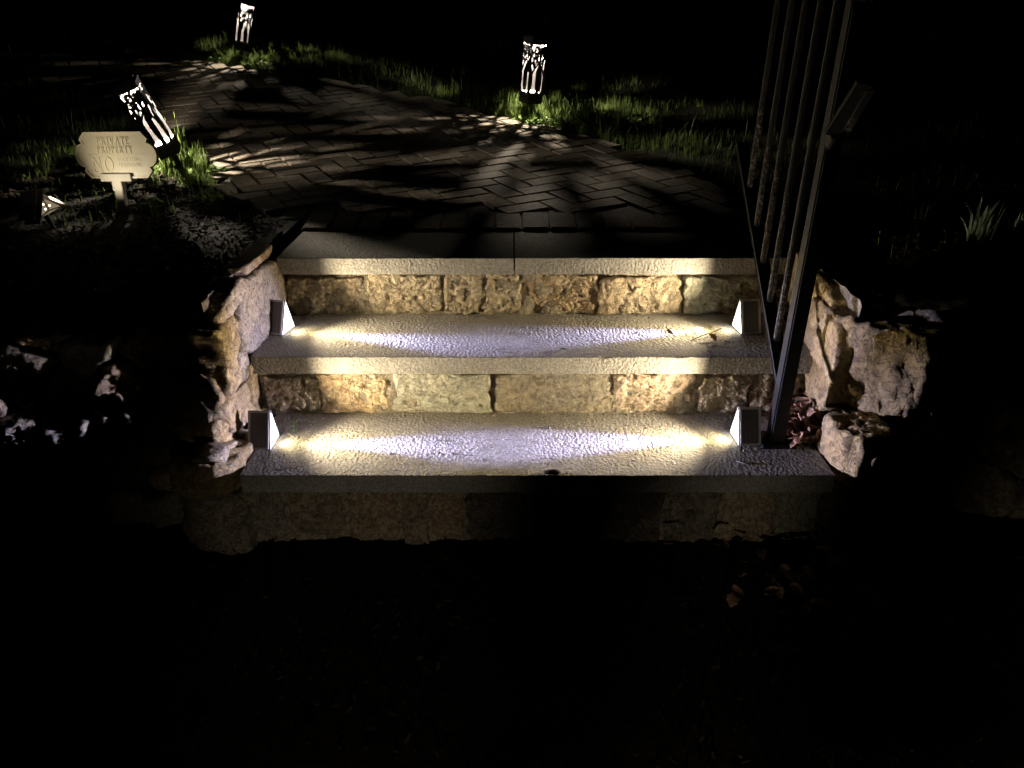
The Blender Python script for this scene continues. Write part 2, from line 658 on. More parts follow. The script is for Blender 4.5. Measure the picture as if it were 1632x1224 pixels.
def stone(poly, O, U, V, N, front, back, mat, parent, rough=0.008, seed=0, nper=56, rings=12, edge=0.02, k=0.2, it=2,
          name='stone', tilt=0.03, wob=0.006, freq=16, tall=False):
    """irregular stone: outline poly in the (U, V) plane through O, raised by `front` along N, reaching `back` behind it"""
    r = random.Random(seed)
    c, A = poly_centroid(poly)
    if A < 0:
        poly = poly[::-1]
    b = resample(chaikin(poly, it, k), nper)
    off = Vector((r.uniform(0, 50), r.uniform(0, 50), r.uniform(0, 50)))
    tu, tv = r.uniform(-tilt, tilt) * 3, r.uniform(-tilt, tilt) * 3
    b2 = []
    for (u, v) in b:
        du, dv = u - c[0], v - c[1]
        l = math.hypot(du, dv)
        f = 1 + (wob / max(l, .02)) * noise.fractal(Vector((u * 30, v * 30, 0)) + off, 1, 2, 3)
        b2.append((c[0] + du * f, c[1] + dv * f))
    size = math.sqrt(abs(A))
    verts, faces = [], []
    O = Vector(O)

    def put(u, v, w):
        verts.append(O + U * u + V * v + N * w)

    def relief(u, v):
        p = Vector((u, v, 0))
        h = noise.fractal(p * freq + off, 0.9, 2.1, 4) * rough
        # broken planes
        h += rough * 1.1 * (noise.voronoi(p * freq * 0.8 + off)[0][0] - 0.35)
        h += rough * 0.9 * (0.25 - abs(noise.fractal(p * freq * 1.7 - off, .8, 2.2, 4)))
        return h
    ntot = rings
    put(c[0], c[1], front + relief(*c))
    for i in range(1, ntot + 1):
        t = (i / ntot) ** 0.85
        for (u, v) in b2:
            uu = c[0] + (u - c[0]) * t
            vv = c[1] + (v - c[1]) * t
            dist = (1 - t) * size * 0.5
            fall = max(0, 1 - dist / edge)
            w = front - edge * 0.55 * fall ** 2 + relief(uu, vv) * (1 - 0.4 * fall) + (uu - c[0]) * tu + (vv - c[1]) * tv
            put(uu, vv, w)
    sides = max(4, int((front + back) / 0.016)) if tall else 5
    for s in range(1, sides + 1):
        f = s / sides
        for j, (u, v) in enumerate(b2):
            base = verts[1 + (ntot - 1) * nper + j]
            w0 = (base - O).dot(N)
            w = w0 + (-back - w0) * f
            q3 = Vector((u, v, w))
            nn = noise.fractal(q3 * freq + off, .9, 2.1, 4) * rough * 1.1
            if tall:
                nn += rough * 1.3 * (noise.voronoi(q3 * freq * .8 + off)[0][0] - .35)
            q = 1 + (edge * 0.35 * math.sin(min(1, f * 2.2) * math.pi / 2) + nn) / max(size * .5, .02)
            put(c[0] + (u - c[0]) * q, c[1] + (v - c[1]) * q, w)
    for j in range(nper):
        faces.append((0, 1 + j, 1 + (j + 1) % nper))
    for i in range(ntot + sides - 1):
        a0 = 1 + i * nper
        for j in range(nper):
            j2 = (j + 1) % nper
            faces.append((a0 + j, a0 + nper + j, a0 + nper + j2, a0 + j2))
    last = 1 + (ntot + sides - 1) * nper
    faces.append(tuple(last + j for j in range(nper))[::-1])
    flip = U.cross(V).dot(N) < 0
    if flip:
        faces = [f[::-1] for f in faces]
    ctr = O + U * c[0] + V * c[1]
    verts = [v - ctr for v in verts]
    return mesh_obj(name, verts, faces, mat, parent, loc=ctr, smooth=True)


def voronoi_cells(seeds, x0, x1, y0, y1, gap):
    cells = []
    for i, s in enumerate(seeds):
        poly = [(x0, y0), (x1, y0), (x1, y1), (x0, y1)]
        for j, q in enumerate(seeds):
            if j == i:
                continue
            dx, dy = q[0] - s[0], q[1] - s[1]
            d = math.hypot(dx, dy)
            if d > 1.2:
                continue
            nx, ny = dx / d, dy / d
            lim = (nx * (s[0] + q[0]) + ny * (s[1] + q[1])) / 2 - gap / 2
            out = []
            for k in range(len(poly)):
                a, b = poly[k], poly[(k + 1) % len(poly)]
                da, db = nx * a[0] + ny * a[1] - lim, nx * b[0] + ny * b[1] - lim
                if da <= 0:
                    out.append(a)
                if (da < 0 < db) or (db < 0 < da):
                    f = da / (da - db)
                    out.append((a[0] + (b[0] - a[0]) * f, a[1] + (b[1] - a[1]) * f))
            poly = out
            if len(poly) < 3:
                break
        if len(poly) >= 3 and abs(poly_centroid(poly)[1]) > 0.0008:
            cells.append(poly)
    return cells


def rough_sheet(name, O, U, V, N, u0, u1, v0, v1, mat, parent, amp=0.008, step=0.02, seed=0):
    nu, nv = max(2, int((u1 - u0) / step)), max(2, int((v1 - v0) / step))
    vs, fs = [], []
    O = Vector(O)
    for j in range(nv + 1):
        for i in range(nu + 1):
            u, v = u0 + (u1 - u0) * i / nu, v0 + (v1 - v0) * j / nv
            w = amp * noise.fractal(Vector((u * 18, v * 18, seed)), 1, 2, 4)
            vs.append(O + U * u + V * v + N * w)
    for j in range(nv):
        for i in range(nu):
            a = j * (nu + 1) + i
            fs.append((a, a + 1, a + nu + 2, a + nu + 1))
    return mesh_obj(name, vs, fs, mat, parent, smooth=True)


X, Y, Z = Vector((1, 0, 0)), Vector((0, 1, 0)), Vector((0, 0, 1))

# ------------------------------------------------------------------ steps
steps = empty('stone_steps', (0.07, 2.1, 0))
tag(steps, 'three bluestone steps with rough fieldstone risers, lit by four small lamps', 'steps')
steps_inv = Matrix.Translation(steps.location).inverted()


def adopt(o, parent):
    """keep world placement while parenting to an unrotated empty"""
    o.parent = parent
    loc = parent.matrix_world.inverted() if False else None
    w = Vector((0, 0, 0))
    p = parent
    while p is not None:
        w += p.location
        p = p.parent
    o.location = o.location - w
    return o


def slab(x0, x1, y0, y1, zt, parent, seed, label=None):
    """stone tread with a slightly chipped front arris"""
    nx = int((x1 - x0) / 0.012)
    vs, fs = [], []
    r = random.Random(seed)
    prof = []   # (y offset, z) front profile then top
    thick = SLAB
    for i in range(nx + 1):
        x = x0 + (x1 - x0) * i / nx
        ch = 0.0015 + 0.0012 * noise.noise(Vector((x * 22, seed, 0)))
        big = noise.noise(Vector((x * 9, seed, 5)))
        if big > 0.42:
            ch += (big - 0.42) * 0.014
        fj = 0.0015 * noise.noise(Vector((x * 14, seed, 9)))
        for (yy, zz) in ((y1, zt - thick), (y0 + fj + .003, zt - thick), (y0 + fj, zt - thick + .003), (y0 + fj, zt - thick * .5),
                         (y0 + fj, zt - ch * 1.1), (y0 + fj + ch, zt), (y0 + 0.02, zt), (y1, zt)):
            vs.append((x, yy, zz))
    m = 8
    for i in range(nx):
        for j in range(m - 1):
            a = i * m + j
            fs.append((a, a + m, a + m + 1, a + 1))
    fs.append(tuple(range(m)))
    fs.append(tuple(nx * m + j for j in range(m))[::-1])
    o = mesh_obj('tread', vs, fs, M['bluestone'])
    return adopt(o, parent)


slab(-0.735, 0.872, Y1, R2 + 0.03, Z1, steps, 1)
slab(XL + 0.004, XR - 0.012, Y2, R3 + 0.03, Z2, steps, 2)
slab(XL + 0.012, 0.005, Y3, Y3 + 0.36, Z3, steps, 4)
slab(0.010, XR + 0.012, Y3, Y3 + 0.36, Z3 + 0.001, steps, 6)


def riser(y, zb, zt, x0, x1, stones, seed, mort=0.004, rough=0.008):
    ri = rough_sheet('riser', (0, y + mort, 0), X, Z, -Y, x0, x1, zb, zt, M['mortar'], None, amp=0.012, step=0.008, seed=seed)
    adopt(ri, steps)
    for i, (poly, mat, rg) in enumerate(stones):
        o = stone(poly, (0, y, 0), X, Z, -Y, random.Random(seed + i).uniform(-.002, .010), 0.10, M[mat], None, rough=rg, seed=seed * 31 + i,
                  nper=120, rings=26, edge=0.006, k=0.10, it=1, wob=0.010, freq=26)
        adopt(o, ri)
    return ri


def px_stones(y, zb, zt, defs, seed, zpad=0.004):
    """stones given by their pixel columns, turned into real widths on the riser plane"""
    r = random.Random(seed)
    out = []
    for d in defs:
        a, b, mat, rg = d[:4]
        ta, tb = (d[4], d[5]) if len(d) > 4 else (0.0, 1.0)
        zm = (zb + zt) / 2
        f = (y * math.cos(PITCH) + (CAM_Z - zm) * math.sin(PITCH)) / 1224.0
        xa, xb = (a - 816) * f, (b - 816) * f
        lo, hi = zb + (zt - zb) * ta + zpad, zb + (zt - zb) * tb - zpad
        j = lambda s=0.006: r.uniform(-s, s)
        w = xb - xa
        poly = [(xa + j(), lo + abs(j(.004))), (xa + w * .35, lo + abs(j(.003))), (xa + w * .7, lo + abs(j(.003))), (xb + j(), lo + abs(j(.006))), (xb + .003 + j(), lo + (hi - lo) * .5),
                (xb + j(.008), hi - abs(j(.008))), (xa + w * .6 + j(), hi - abs(j(.008))), (xa + w * .25 + j(), hi - abs(j(.006))), (xa + j(.008), hi - abs(j(.008))), (xa - .003 + j(), lo + (hi - lo) * .5)]
        out.append((poly, mat, rg))
    return out


riser(R3, Z2 - 0.005, Z3 - SLAB + 0.002, XL, XR,
      px_stones(R3, Z2, Z3 - SLAB, [
          (462, 580, 'st_tan', .009, 0, .93), (588, 704, 'st_tan', .007), (709, 826, 'st_tan', .008), (832, 951, 'st_ochre', .007),
          (958, 1084, 'st_tan', .007, 0, .95), (1091, 1212, 'st_green', .008, 0, .95), (1218, 1262, 'st_grey', .010)], 11), 11)
riser(R2, Z1 - 0.005, Z2 - SLAB + 0.002, XL, XR,
      px_stones(R2, Z1, Z2 - SLAB, [
          (424, 486, 'st_tan', .004, .1, .9), (490, 507, 'st_pale', .006, .05, .9), (511, 618, 'st_ochre', .007), (626, 782, 'st_green', .005),
          (791, 972, 'st_grey', .003, .02, 1.0), (979, 1109, 'st_pink', .009, 0, .97), (1116, 1192, 'st_pale', .006, 0, .9), (1198, 1270, 'st_tan', .009, 0, .96),
          (1272, 1312, 'st_grey', .010)], 23), 23)
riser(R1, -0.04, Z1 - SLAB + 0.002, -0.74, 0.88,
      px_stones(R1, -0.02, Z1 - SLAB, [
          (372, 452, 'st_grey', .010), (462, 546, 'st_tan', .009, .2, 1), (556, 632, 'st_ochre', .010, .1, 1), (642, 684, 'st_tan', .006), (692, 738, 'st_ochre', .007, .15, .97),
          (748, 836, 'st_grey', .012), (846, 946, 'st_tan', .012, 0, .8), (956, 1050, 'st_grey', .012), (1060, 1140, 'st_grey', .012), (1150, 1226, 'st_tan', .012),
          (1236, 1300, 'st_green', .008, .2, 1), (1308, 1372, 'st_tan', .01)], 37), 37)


# ------------------------------------------------------------------ retaining walls
def retaining_wall(sign_, label):
    xi = XL if sign_ < 0 else XR
    wy = WY_L if sign_ < 0 else WY_R
    w = empty('retaining_wall', (xi + sign_ * 0.6, wy, 0))
    tag(w, label, 'stone wall')
    return w


def plan_stone(poly, z0, z1, mat, parent, seed, rough=0.010, **kw):
    """block given by its outline in plan, z0..z1 high"""
    o = stone(poly, (0, 0, 0), X, Y, Z, z1, -z0, M[mat], None, rough=rough, seed=seed, edge=kw.pop('edge', 0.02), tall=True, **kw)
    return adopt(o, parent)


def side_stone(pts, x, mat, parent, seed, front=0.0, back=0.07, rough=0.008, **kw):
    """stone on an inner face of a side wall; outline seen in the photograph, carried onto the plane x = const"""
    nsign = 1 if x < 0 else -1
    kw.update(it=1, k=.12, freq=30, wob=.008)
    kw['edge'] = .007
    kw['nper'] = max(90, kw.get('nper', 0))
    kw['rings'] = max(18, kw.get('rings', 0))
    rr = random.Random(seed)
    front += rr.uniform(-.004, .012)
    rough *= .55
    poly = []
    for (px, py) in pts:
        p = on_plane(px, py, 0, x)
        poly.append((p.y, p.z))
    cc = poly_centroid(poly)[0]
    poly = [(cc[0] + (a - cc[0]) * .93, cc[1] + (b - cc[1]) * .93) for a, b in poly]
    o = stone(poly, (x, 0, 0), Y, Z, X * nsign, front, back, M[mat], None, rough=rough, seed=seed, **kw)
    return adopt(o, parent)


wl_ = retaining_wall(-1, 'dark fieldstone retaining wall on the sign side of the steps')
wr_ = retaining_wall(1, 'dark fieldstone retaining wall on the railing side of the steps')


def c8(*pts):
    return [(x / 2.55, y / 2.55 + 380) for x, y in pts]


# mortar cores
adopt(rough_sheet('mortar_bed', (XL - 0.045, 0, 0), Y, Z, X, 1.95, 2.75, -0.05, 0.66, M['mortar'], None, 0.012, 0.02, 3), wl_)
adopt(rough_sheet('mortar_bed', (XR + 0.045, 0, 0), Y, Z, -X, 2.03, 2.75, -0.05, 0.64, M['mortar'], None, 0.012, 0.02, 5), wr_)

# left inner face
side_stone(c8((1000, 165), (1060, 105), (1100, 80), (1115, 130), (1142, 165), (1140, 250), (1118, 330), (1085, 400), (1020, 486), (990, 470), (978, 370), (972, 262)), XL, 'st_pale', wl_, 101, rough=.006, front=.006, edge=.014, nper=72, rings=16)
side_stone(c8((1010, 112), (1060, 66), (1108, 18), (1104, 70), (1058, 108), (1008, 158)), XL, 'st_pink', wl_, 102, rough=.006, front=.0, edge=.012)
side_stone(c8((968, 150), (998, 170), (962, 260), (930, 310), (892, 362), (874, 324), (920, 225)), XL - .008, 'st_tan', wl_, 103, rough=.009, front=.0, edge=.012)
side_stone(c8((846, 382), (900, 350), (938, 300), (962, 340), (958, 420), (950, 500), (950, 600), (930, 655), (905, 640), (900, 540), (878, 440)), XL - .004, 'st_gold', wl_, 104, rough=.012, front=.004, edge=.016, nper=72, rings=16)
side_stone(c8((962, 465), (996, 455), (1000, 560), (962, 600), (955, 540)), XL - .004, 'st_pale', wl_, 105, rough=.006, edge=.010)
side_stone(c8((1002, 500), (1026, 505), (1062, 650), (1068, 700), (1040, 735), (1018, 640), (1005, 560)), XL - .004, 'st_gold', wl_, 106, rough=.008, edge=.010)
side_stone(c8((950, 630), (1000, 575), (1030, 700), (1020, 745), (940, 808), (928, 730), (905, 680)), XL - .004, 'st_gold', wl_, 107, rough=.007, front=.004, edge=.014, nper=72, rings=14)
side_stone(c8((1012, 765), (1015, 860), (1000, 915), (930, 930), (870, 905), (910, 840), (960, 815)), XL + .0, 'st_pale', wl_, 108, rough=.009, front=.008, edge=.016)
side_stone(c8((1112, 70), (1140, 70), (1146, 160), (1118, 140)), XL - .006, 'st_grey', wl_, 109, rough=.006, edge=.010)

# right inner face
side_stone([(1299, 432), (1316, 452), (1326, 480), (1320, 520), (1303, 548), (1284, 540), (1280, 500), (1288, 452)], XR + .004, 'st_gold', wr_, 121, rough=.007, front=.006, edge=.014, nper=72, rings=14)
side_stone([(1262, 408), (1276, 400), (1290, 432), (1282, 492), (1262, 500), (1253, 470)], XR + .004, 'st_pale', wr_, 122, rough=.006, front=.004, edge=.012)
side_stone([(1240, 396), (1256, 378), (1262, 404), (1250, 470), (1238, 450)], XR + .004, 'st_tan', wr_, 123, rough=.009, front=.004, edge=.012)
side_stone([(1326, 488), (1345, 520), (1342, 560), (1330, 640), (1312, 668), (1298, 640), (1296, 590), (1308, 540)], XR - .002, 'st_gold', wr_, 124, rough=.006, front=.010, edge=.016, nper=72, rings=16)
side_stone([(1288, 560), (1297, 560), (1296, 620), (1316, 680), (1308, 690), (1290, 650)], XR + .006, 'st_grey', wr_, 125, rough=.006, front=.004, edge=.010)
# capping chip at the back of the railing
plan_stone([(0.945, 2.33), (1.00, 2.30), (1.03, 2.34), (0.98, 2.38)], 0.565, 0.60, 'st_pale', wr_, 126, rough=.005, nper=32, rings=6, edge=.012)

# corner blocks (plan outlines)
plan_stone([(XR - .012, 2.24), (XR - .008, 2.06), (XR + .025, 1.985), (XR + .085, 1.93), (XR + .17, 1.885), (XR + .25, 1.90), (XR + .27, 2.10), (XR + .14, 2.24)], 0.335, 0.585, 'st_gold', wr_, 131, rough=.010, nper=120, rings=14, edge=.010, it=1, k=.12, freq=26)
plan_stone([(0.88, 1.93), (0.885, 1.83), (0.92, 1.785), (0.985, 1.775), (1.03, 1.82), (1.02, 1.97), (0.95, 2.0)], 0.19, 0.34, 'st_gold', wr_, 132, rough=.007, nper=100, rings=12, edge=.010, it=1, k=.13, freq=26)
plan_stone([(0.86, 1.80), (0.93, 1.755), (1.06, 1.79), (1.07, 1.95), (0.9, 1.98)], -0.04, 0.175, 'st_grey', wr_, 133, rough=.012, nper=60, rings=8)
plan_stone([(XR + .04, 2.34), (XR + .07, 2.10), (XR + .20, 1.96), (XR + .38, 1.98), (XR + .40, 2.25), (XR + .2, 2.36)], 0.575, 0.628, 'st_grey', wr_, 134, rough=.012, nper=60, rings=10)
plan_stone([(XL - .012, 2.02), (XL - .014, 1.935), (XL - .02, 1.90), (XL - .04, 1.89), (XL - .22, 1.92), (XL - .24, 2.05)], 0.335, 0.475, 'st_gold', wl_, 141, rough=.010, nper=80, rings=10, edge=.010, it=1, k=.15, freq=24)
plan_stone([(XL - .012, 2.05), (XL - .014, 1.94), (XL - .026, 1.905), (XL - .20, 1.92), (XL - .22, 2.05)], 0.49, 0.575, 'st_gold', wl_, 142, rough=.010, nper=80, rings=10, edge=.010, it=1, k=.15, freq=24)
plan_stone([(-0.742, 1.93), (-0.745, 1.83), (-0.775, 1.775), (-0.84, 1.765), (-0.93, 1.79), (-0.95, 1.95)], 0.165, 0.262, 'st_gold', wl_, 143, rough=.008, nper=100, rings=12, edge=.010, it=1, k=.13, freq=26)
plan_stone([(XL - .010, 2.06), (XL - .012, 1.915), (XL - .03, 1.875), (XL - .16, 1.89), (XL - .18, 2.02)], 0.262, 0.335, 'st_gold', wl_, 144, rough=.008, nper=80, rings=8, edge=.010, it=1, k=.15, freq=24)
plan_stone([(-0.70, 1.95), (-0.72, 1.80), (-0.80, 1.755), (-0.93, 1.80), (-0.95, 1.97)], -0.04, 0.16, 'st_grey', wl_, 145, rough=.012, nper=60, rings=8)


def flare(sign_):
    a = 0.14 if sign_ < 0 else 0.09
    U_ = Vector((1, -a * sign_, 0)).normalized()
    return U_, U_.cross(Z)


def front_face(sign_, parent, x_in, x_out, wy, seed):
    r = random.Random(seed)
    seeds = []
    z = 0.02
    row = 0
    while z < 0.60:
        h = r.uniform(0.075, 0.125)
        x = x_in + sign_ * r.uniform(0.02, 0.12)
        while abs(x) < abs(x_out):
            wd = r.uniform(0.07, 0.20)
            seeds.append((x + sign_ * wd / 2, z + h / 2 + r.uniform(-.028, .028)))
            x += sign_ * wd
        z += h
        row += 1
    lo, hi = min(x_in, x_out), max(x_in, x_out)
    U_, N_ = flare(sign_)
    O_ = Vector((x_in, wy, 0)) - U_ * x_in
    cells = voronoi_cells(seeds, lo, hi, -0.06, 0.585, 0.018)
    sh = rough_sheet('mortar_bed', O_ - N_ * .055, U_, Z, N_, lo - .1, hi + .1, -0.08, 0.57, M['mortar'], None, 0.018, 0.025, seed)
    adopt(sh, parent)
    mats = ['st_grey', 'st_tan', 'st_green', 'st_grey', 'st_ochre', 'st_grey']
    for i, p in enumerate(cells):
        c, A = poly_centroid(p)
        cap = 0.0
        big = abs(c[0]) < 1.75
        o = stone(p, O_, U_, Z, N_, r.uniform(-.035, .045), 0.10, M[mats[r.randrange(len(mats))]], None, rough=r.uniform(.010, .020), seed=seed * 100 + i,
                  nper=48 if big else 28, rings=11 if big else 6, edge=.014, k=.14, it=1, tilt=.12, wob=.012, freq=22)
        adopt(o, parent)


front_face(-1, wl_, XL - 0.10, -2.5, WY_L, 57)
front_face(1, wr_, XR + 0.20, 2.5, WY_R, 52)

# ------------------------------------------------------------------ paved path
path_right = [(1262, 372), (1190, 330), (1130, 290), (1060, 255), (985, 232), (885, 204), (800, 186), (700, 158), (600, 140), (510, 124), (420, 110), (330, 97), (200, 90), (60, 84)]
path_left = [(60, 128), (150, 150), (235, 180), (290, 222), (318, 262), (348, 305), (392, 372)]
outline = [on_terrain(*p) for p in path_right] + [on_terrain(*p) for p in path_left]
out2 = [(p.x, p.y) for p in outline]
y_edge = Y3 + 0.365
out2 = [(0.93, y_edge)] + [p for p in out2[:-1] if p[1] > y_edge + 0.02] + [(XL + .01, y_edge)]


def inside(x, y, poly):
    ins = False
    j = len(poly) - 1
    for i in range(len(poly)):
        xi, yi = poly[i]
        xj, yj = poly[j]
        if (yi > y) != (yj > y) and x < (xj - xi) * (y - yi) / (yj - yi) + xi:
            ins = not ins
        j = i
    return ins


def seg_dist(x, y, poly):
    best = 9
    for i in range(len(poly)):
        ax, ay = poly[i]
        bx, by = poly[(i + 1) % len(poly)]
        dx, dy = bx - ax, by - ay
        t = max(0, min(1, ((x - ax) * dx + (y - ay) * dy) / (dx * dx + dy * dy + 1e-9)))
        best = min(best, math.hypot(x - ax - dx * t, y - ay - dy * t))
    return best


def build_path():
    vs, fs, idx = [], [], {}
    st = 0.08
    x0, x1 = min(p[0] for p in out2) - .1, max(p[0] for p in out2) + .1
    y0, y1 = y_edge, max(p[1] for p in out2) + .1
    nx, ny = int((x1 - x0) / st), int((y1 - y0) / st)

    def vid(i, j):
        if (i, j) not in idx:
            x, y = x0 + i * st, y0 + j * st
            idx[(i, j)] = len(vs)
            vs.append((x, y, terrain(x, y) - 0.004))
        return idx[(i, j)]
    for j in range(ny):
        for i in range(nx):
            x, y = x0 + (i + .5) * st, y0 + (j + .5) * st
            if inside(x, y, out2) and seg_dist(x, y, out2) > 0.07:
                fs.append((vid(i, j), vid(i + 1, j), vid(i + 1, j + 1), vid(i, j + 1)))
    path = tag(mesh_obj('path', vs, fs, M['sand'], smooth=True), kind='structure')
    W = 0.103
    L_ = 2 * W
    # shared paver meshes
    metas = []
    for k in range(5):
        bm = box_bm(-L_ / 2 + .0025, L_ / 2 - .0025, -W / 2 + .0025, W / 2 - .0025, -0.03, 0.0, 0.0045)
        rr = random.Random(k)
        for v in bm.verts:
            if v.co.z > -0.02:
                v.co.z += rr.uniform(-.0012, .0012)
        me = bpy.data.meshes.new('paver')
        bm.to_mesh(me)
        bm.free()
        me.materials.append(M['paver'])
        metas.append(me)
    ang = R(30)
    ca, sa = math.cos(ang), math.sin(ang)
    spots = []
    y_course = y_edge + 0.21
    for a in range(-80, 80):
        for b in range(-40, 40):
            # lattice of the herringbone bond
            bx_, by_ = a + 4 * b, a
            for (cx, cy, rot) in ((1.0, 0.5, 0), (2.5, 0.0, math.pi / 2)):
                u, v = (bx_ + cx) * W, (by_ + cy) * W
                x = u * ca - v * sa
                y = 4.2 + u * sa + v * ca
                if y < y_course + 0.05 or x < -5 or x > 2 or y > 8:
                    continue
                if inside(x, y, out2) and seg_dist(x, y, out2) > 0.012:
                    spots.append((x, y, ang + rot))
    # soldier course along the top tread
    x = XL + 0.05
    sold = []
    while x < 0.92:
        sold.append((x, y_edge + 0.105, math.pi / 2))
        x += W
    # edge course along the outer side
    spots.sort(key=lambda s: s[0] ** 2 + s[1] ** 2)
    near = sold + spots
    limit = 298
    r = random.Random(3)

    def place(s):
        x, y, a = s
        e = 0.02
        gx = (terrain(x + e, y) - terrain(x - e, y)) / (2 * e)
        gy = (terrain(x, y + e) - terrain(x, y - e)) / (2 * e)
        n = Vector((-gx + r.uniform(-.012, .012), -gy + r.uniform(-.012, .012), 1)).normalized()
        q = n.to_track_quat('Z', 'Y').to_matrix().to_4x4()
        # keep the heading
        xax = Vector((math.cos(a + r.uniform(-.012, .012)), math.sin(a), 0))
        xax = (xax - n * xax.dot(n)).normalized()
        yax = n.cross(xax)
        m = Matrix((xax, yax, n)).transposed().to_4x4()
        m.translation = Vector((x, y, terrain(x, y) + 0.006 + r.uniform(-.0015, .0015)))
        return m
    # the 300 that show largest: nearest within view
    def clipped(s):
        """paver cut along the edge of the path; None where it is whole"""
        x, y, a = s
        if seg_dist(x, y, out2) > 0.125:
            return None
        c_, s_ = math.cos(a), math.sin(a)
        g = .0025
        poly = [(-L_ / 2 + g, -W / 2 + g), (L_ / 2 - g, -W / 2 + g), (L_ / 2 - g, W / 2 - g), (-L_ / 2 + g, W / 2 - g)]
        full = list(poly)
        for i in range(len(out2)):
            ax, ay = out2[i]
            bx, by = out2[(i + 1) % len(out2)]
            dx, dy = bx - ax, by - ay
            l = math.hypot(dx, dy)
            t = max(0, min(1, ((x - ax) * dx + (y - ay) * dy) / (l * l)))
            if math.hypot(x - ax - dx * t, y - ay - dy * t) > 0.125:
                continue
            nx, ny = -dy / l, dx / l
            if nx * (x - ax) + ny * (y - ay) < 0:
                nx, ny = -nx, -ny
            o_ = []
            f = lambda p: nx * (x + p[0] * c_ - p[1] * s_ - ax) + ny * (y + p[0] * s_ + p[1] * c_ - ay) - .004
            for k in range(len(poly)):
                p, q = poly[k], poly[(k + 1) % len(poly)]
                fp_, fq = f(p), f(q)
                if fp_ >= 0:
                    o_.append(p)
                if fp_ * fq < 0:
                    tt = fp_ / (fp_ - fq)
                    o_.append((p[0] + (q[0] - p[0]) * tt, p[1] + (q[1] - p[1]) * tt))
            poly = o_
            if len(poly) < 3:
                return False
        if poly == full:
            return None
        if abs(poly_centroid(poly)[1]) < 0.0012:
            return False
        n = len(poly)
        vs = [(p[0], p[1], 0) for p in poly] + [(p[0], p[1], -.03) for p in poly]
        fs = [tuple(range(n)), tuple(range(2 * n - 1, n - 1, -1))] + [(k, k + n, (k + 1) % n + n, (k + 1) % n) for k in range(n)]
        me = bpy.data.meshes.new('paver')
        me.from_pydata(vs, [], fs)
        me.materials.append(M['paver'])
        return me
    cut = {}
    kept = []
    for s in near:
        m = clipped(s) if s not in sold else None
        if m is False:
            continue
        kept.append(s)
        if m is not None:
            cut[s] = m
    near = kept
    for s in near[:limit]:
        o = bpy.data.objects.new('paver', cut.get(s) or metas[r.randrange(5)])
        o.matrix_world = place(s)
        link(o)
        o.parent = path
    bm = bmesh.new()
    for s in near[limit:]:
        m = place(s)
        k = len(bm.verts)
        tmp = bmesh.new()
        tmp.from_mesh(cut.get(s) or metas[r.randrange(5)])
        tmp.transform(m)
        me = bpy.data.meshes.new('tmp')
        tmp.to_mesh(me)
        tmp.free()
        bm.from_mesh(me)
        bpy.data.meshes.remove(me)
    o = bm_obj('far_pavers', bm, M['paver'], path)
    o['kind'] = 'stuff'
    return spots


build_path()

# ------------------------------------------------------------------ step lights
LEN = 0.060
TA, TB, TC = (0.004, 0.104), (-0.043, 0.0), (0.043, 0.0)     # (y, z) apex, near foot, far foot


def prism(x0, x1, tri):
    vs = [(x0, y, z) for y, z in tri] + [(x1, y, z) for y, z in tri]
    fs = [(0, 1, 2), (5, 4, 3), (0, 3, 4, 1), (1, 4, 5, 2), (2, 5, 3, 0)]
    return vs, fs


def inset(tri, d):
    cx = sum(p[0] for p in tri) / 3
    cz = sum(p[1] for p in tri) / 3 - 0.006
    return [(cx + (p[0] - cx) * d, cz + (p[1] - cz) * d) for p in tri]


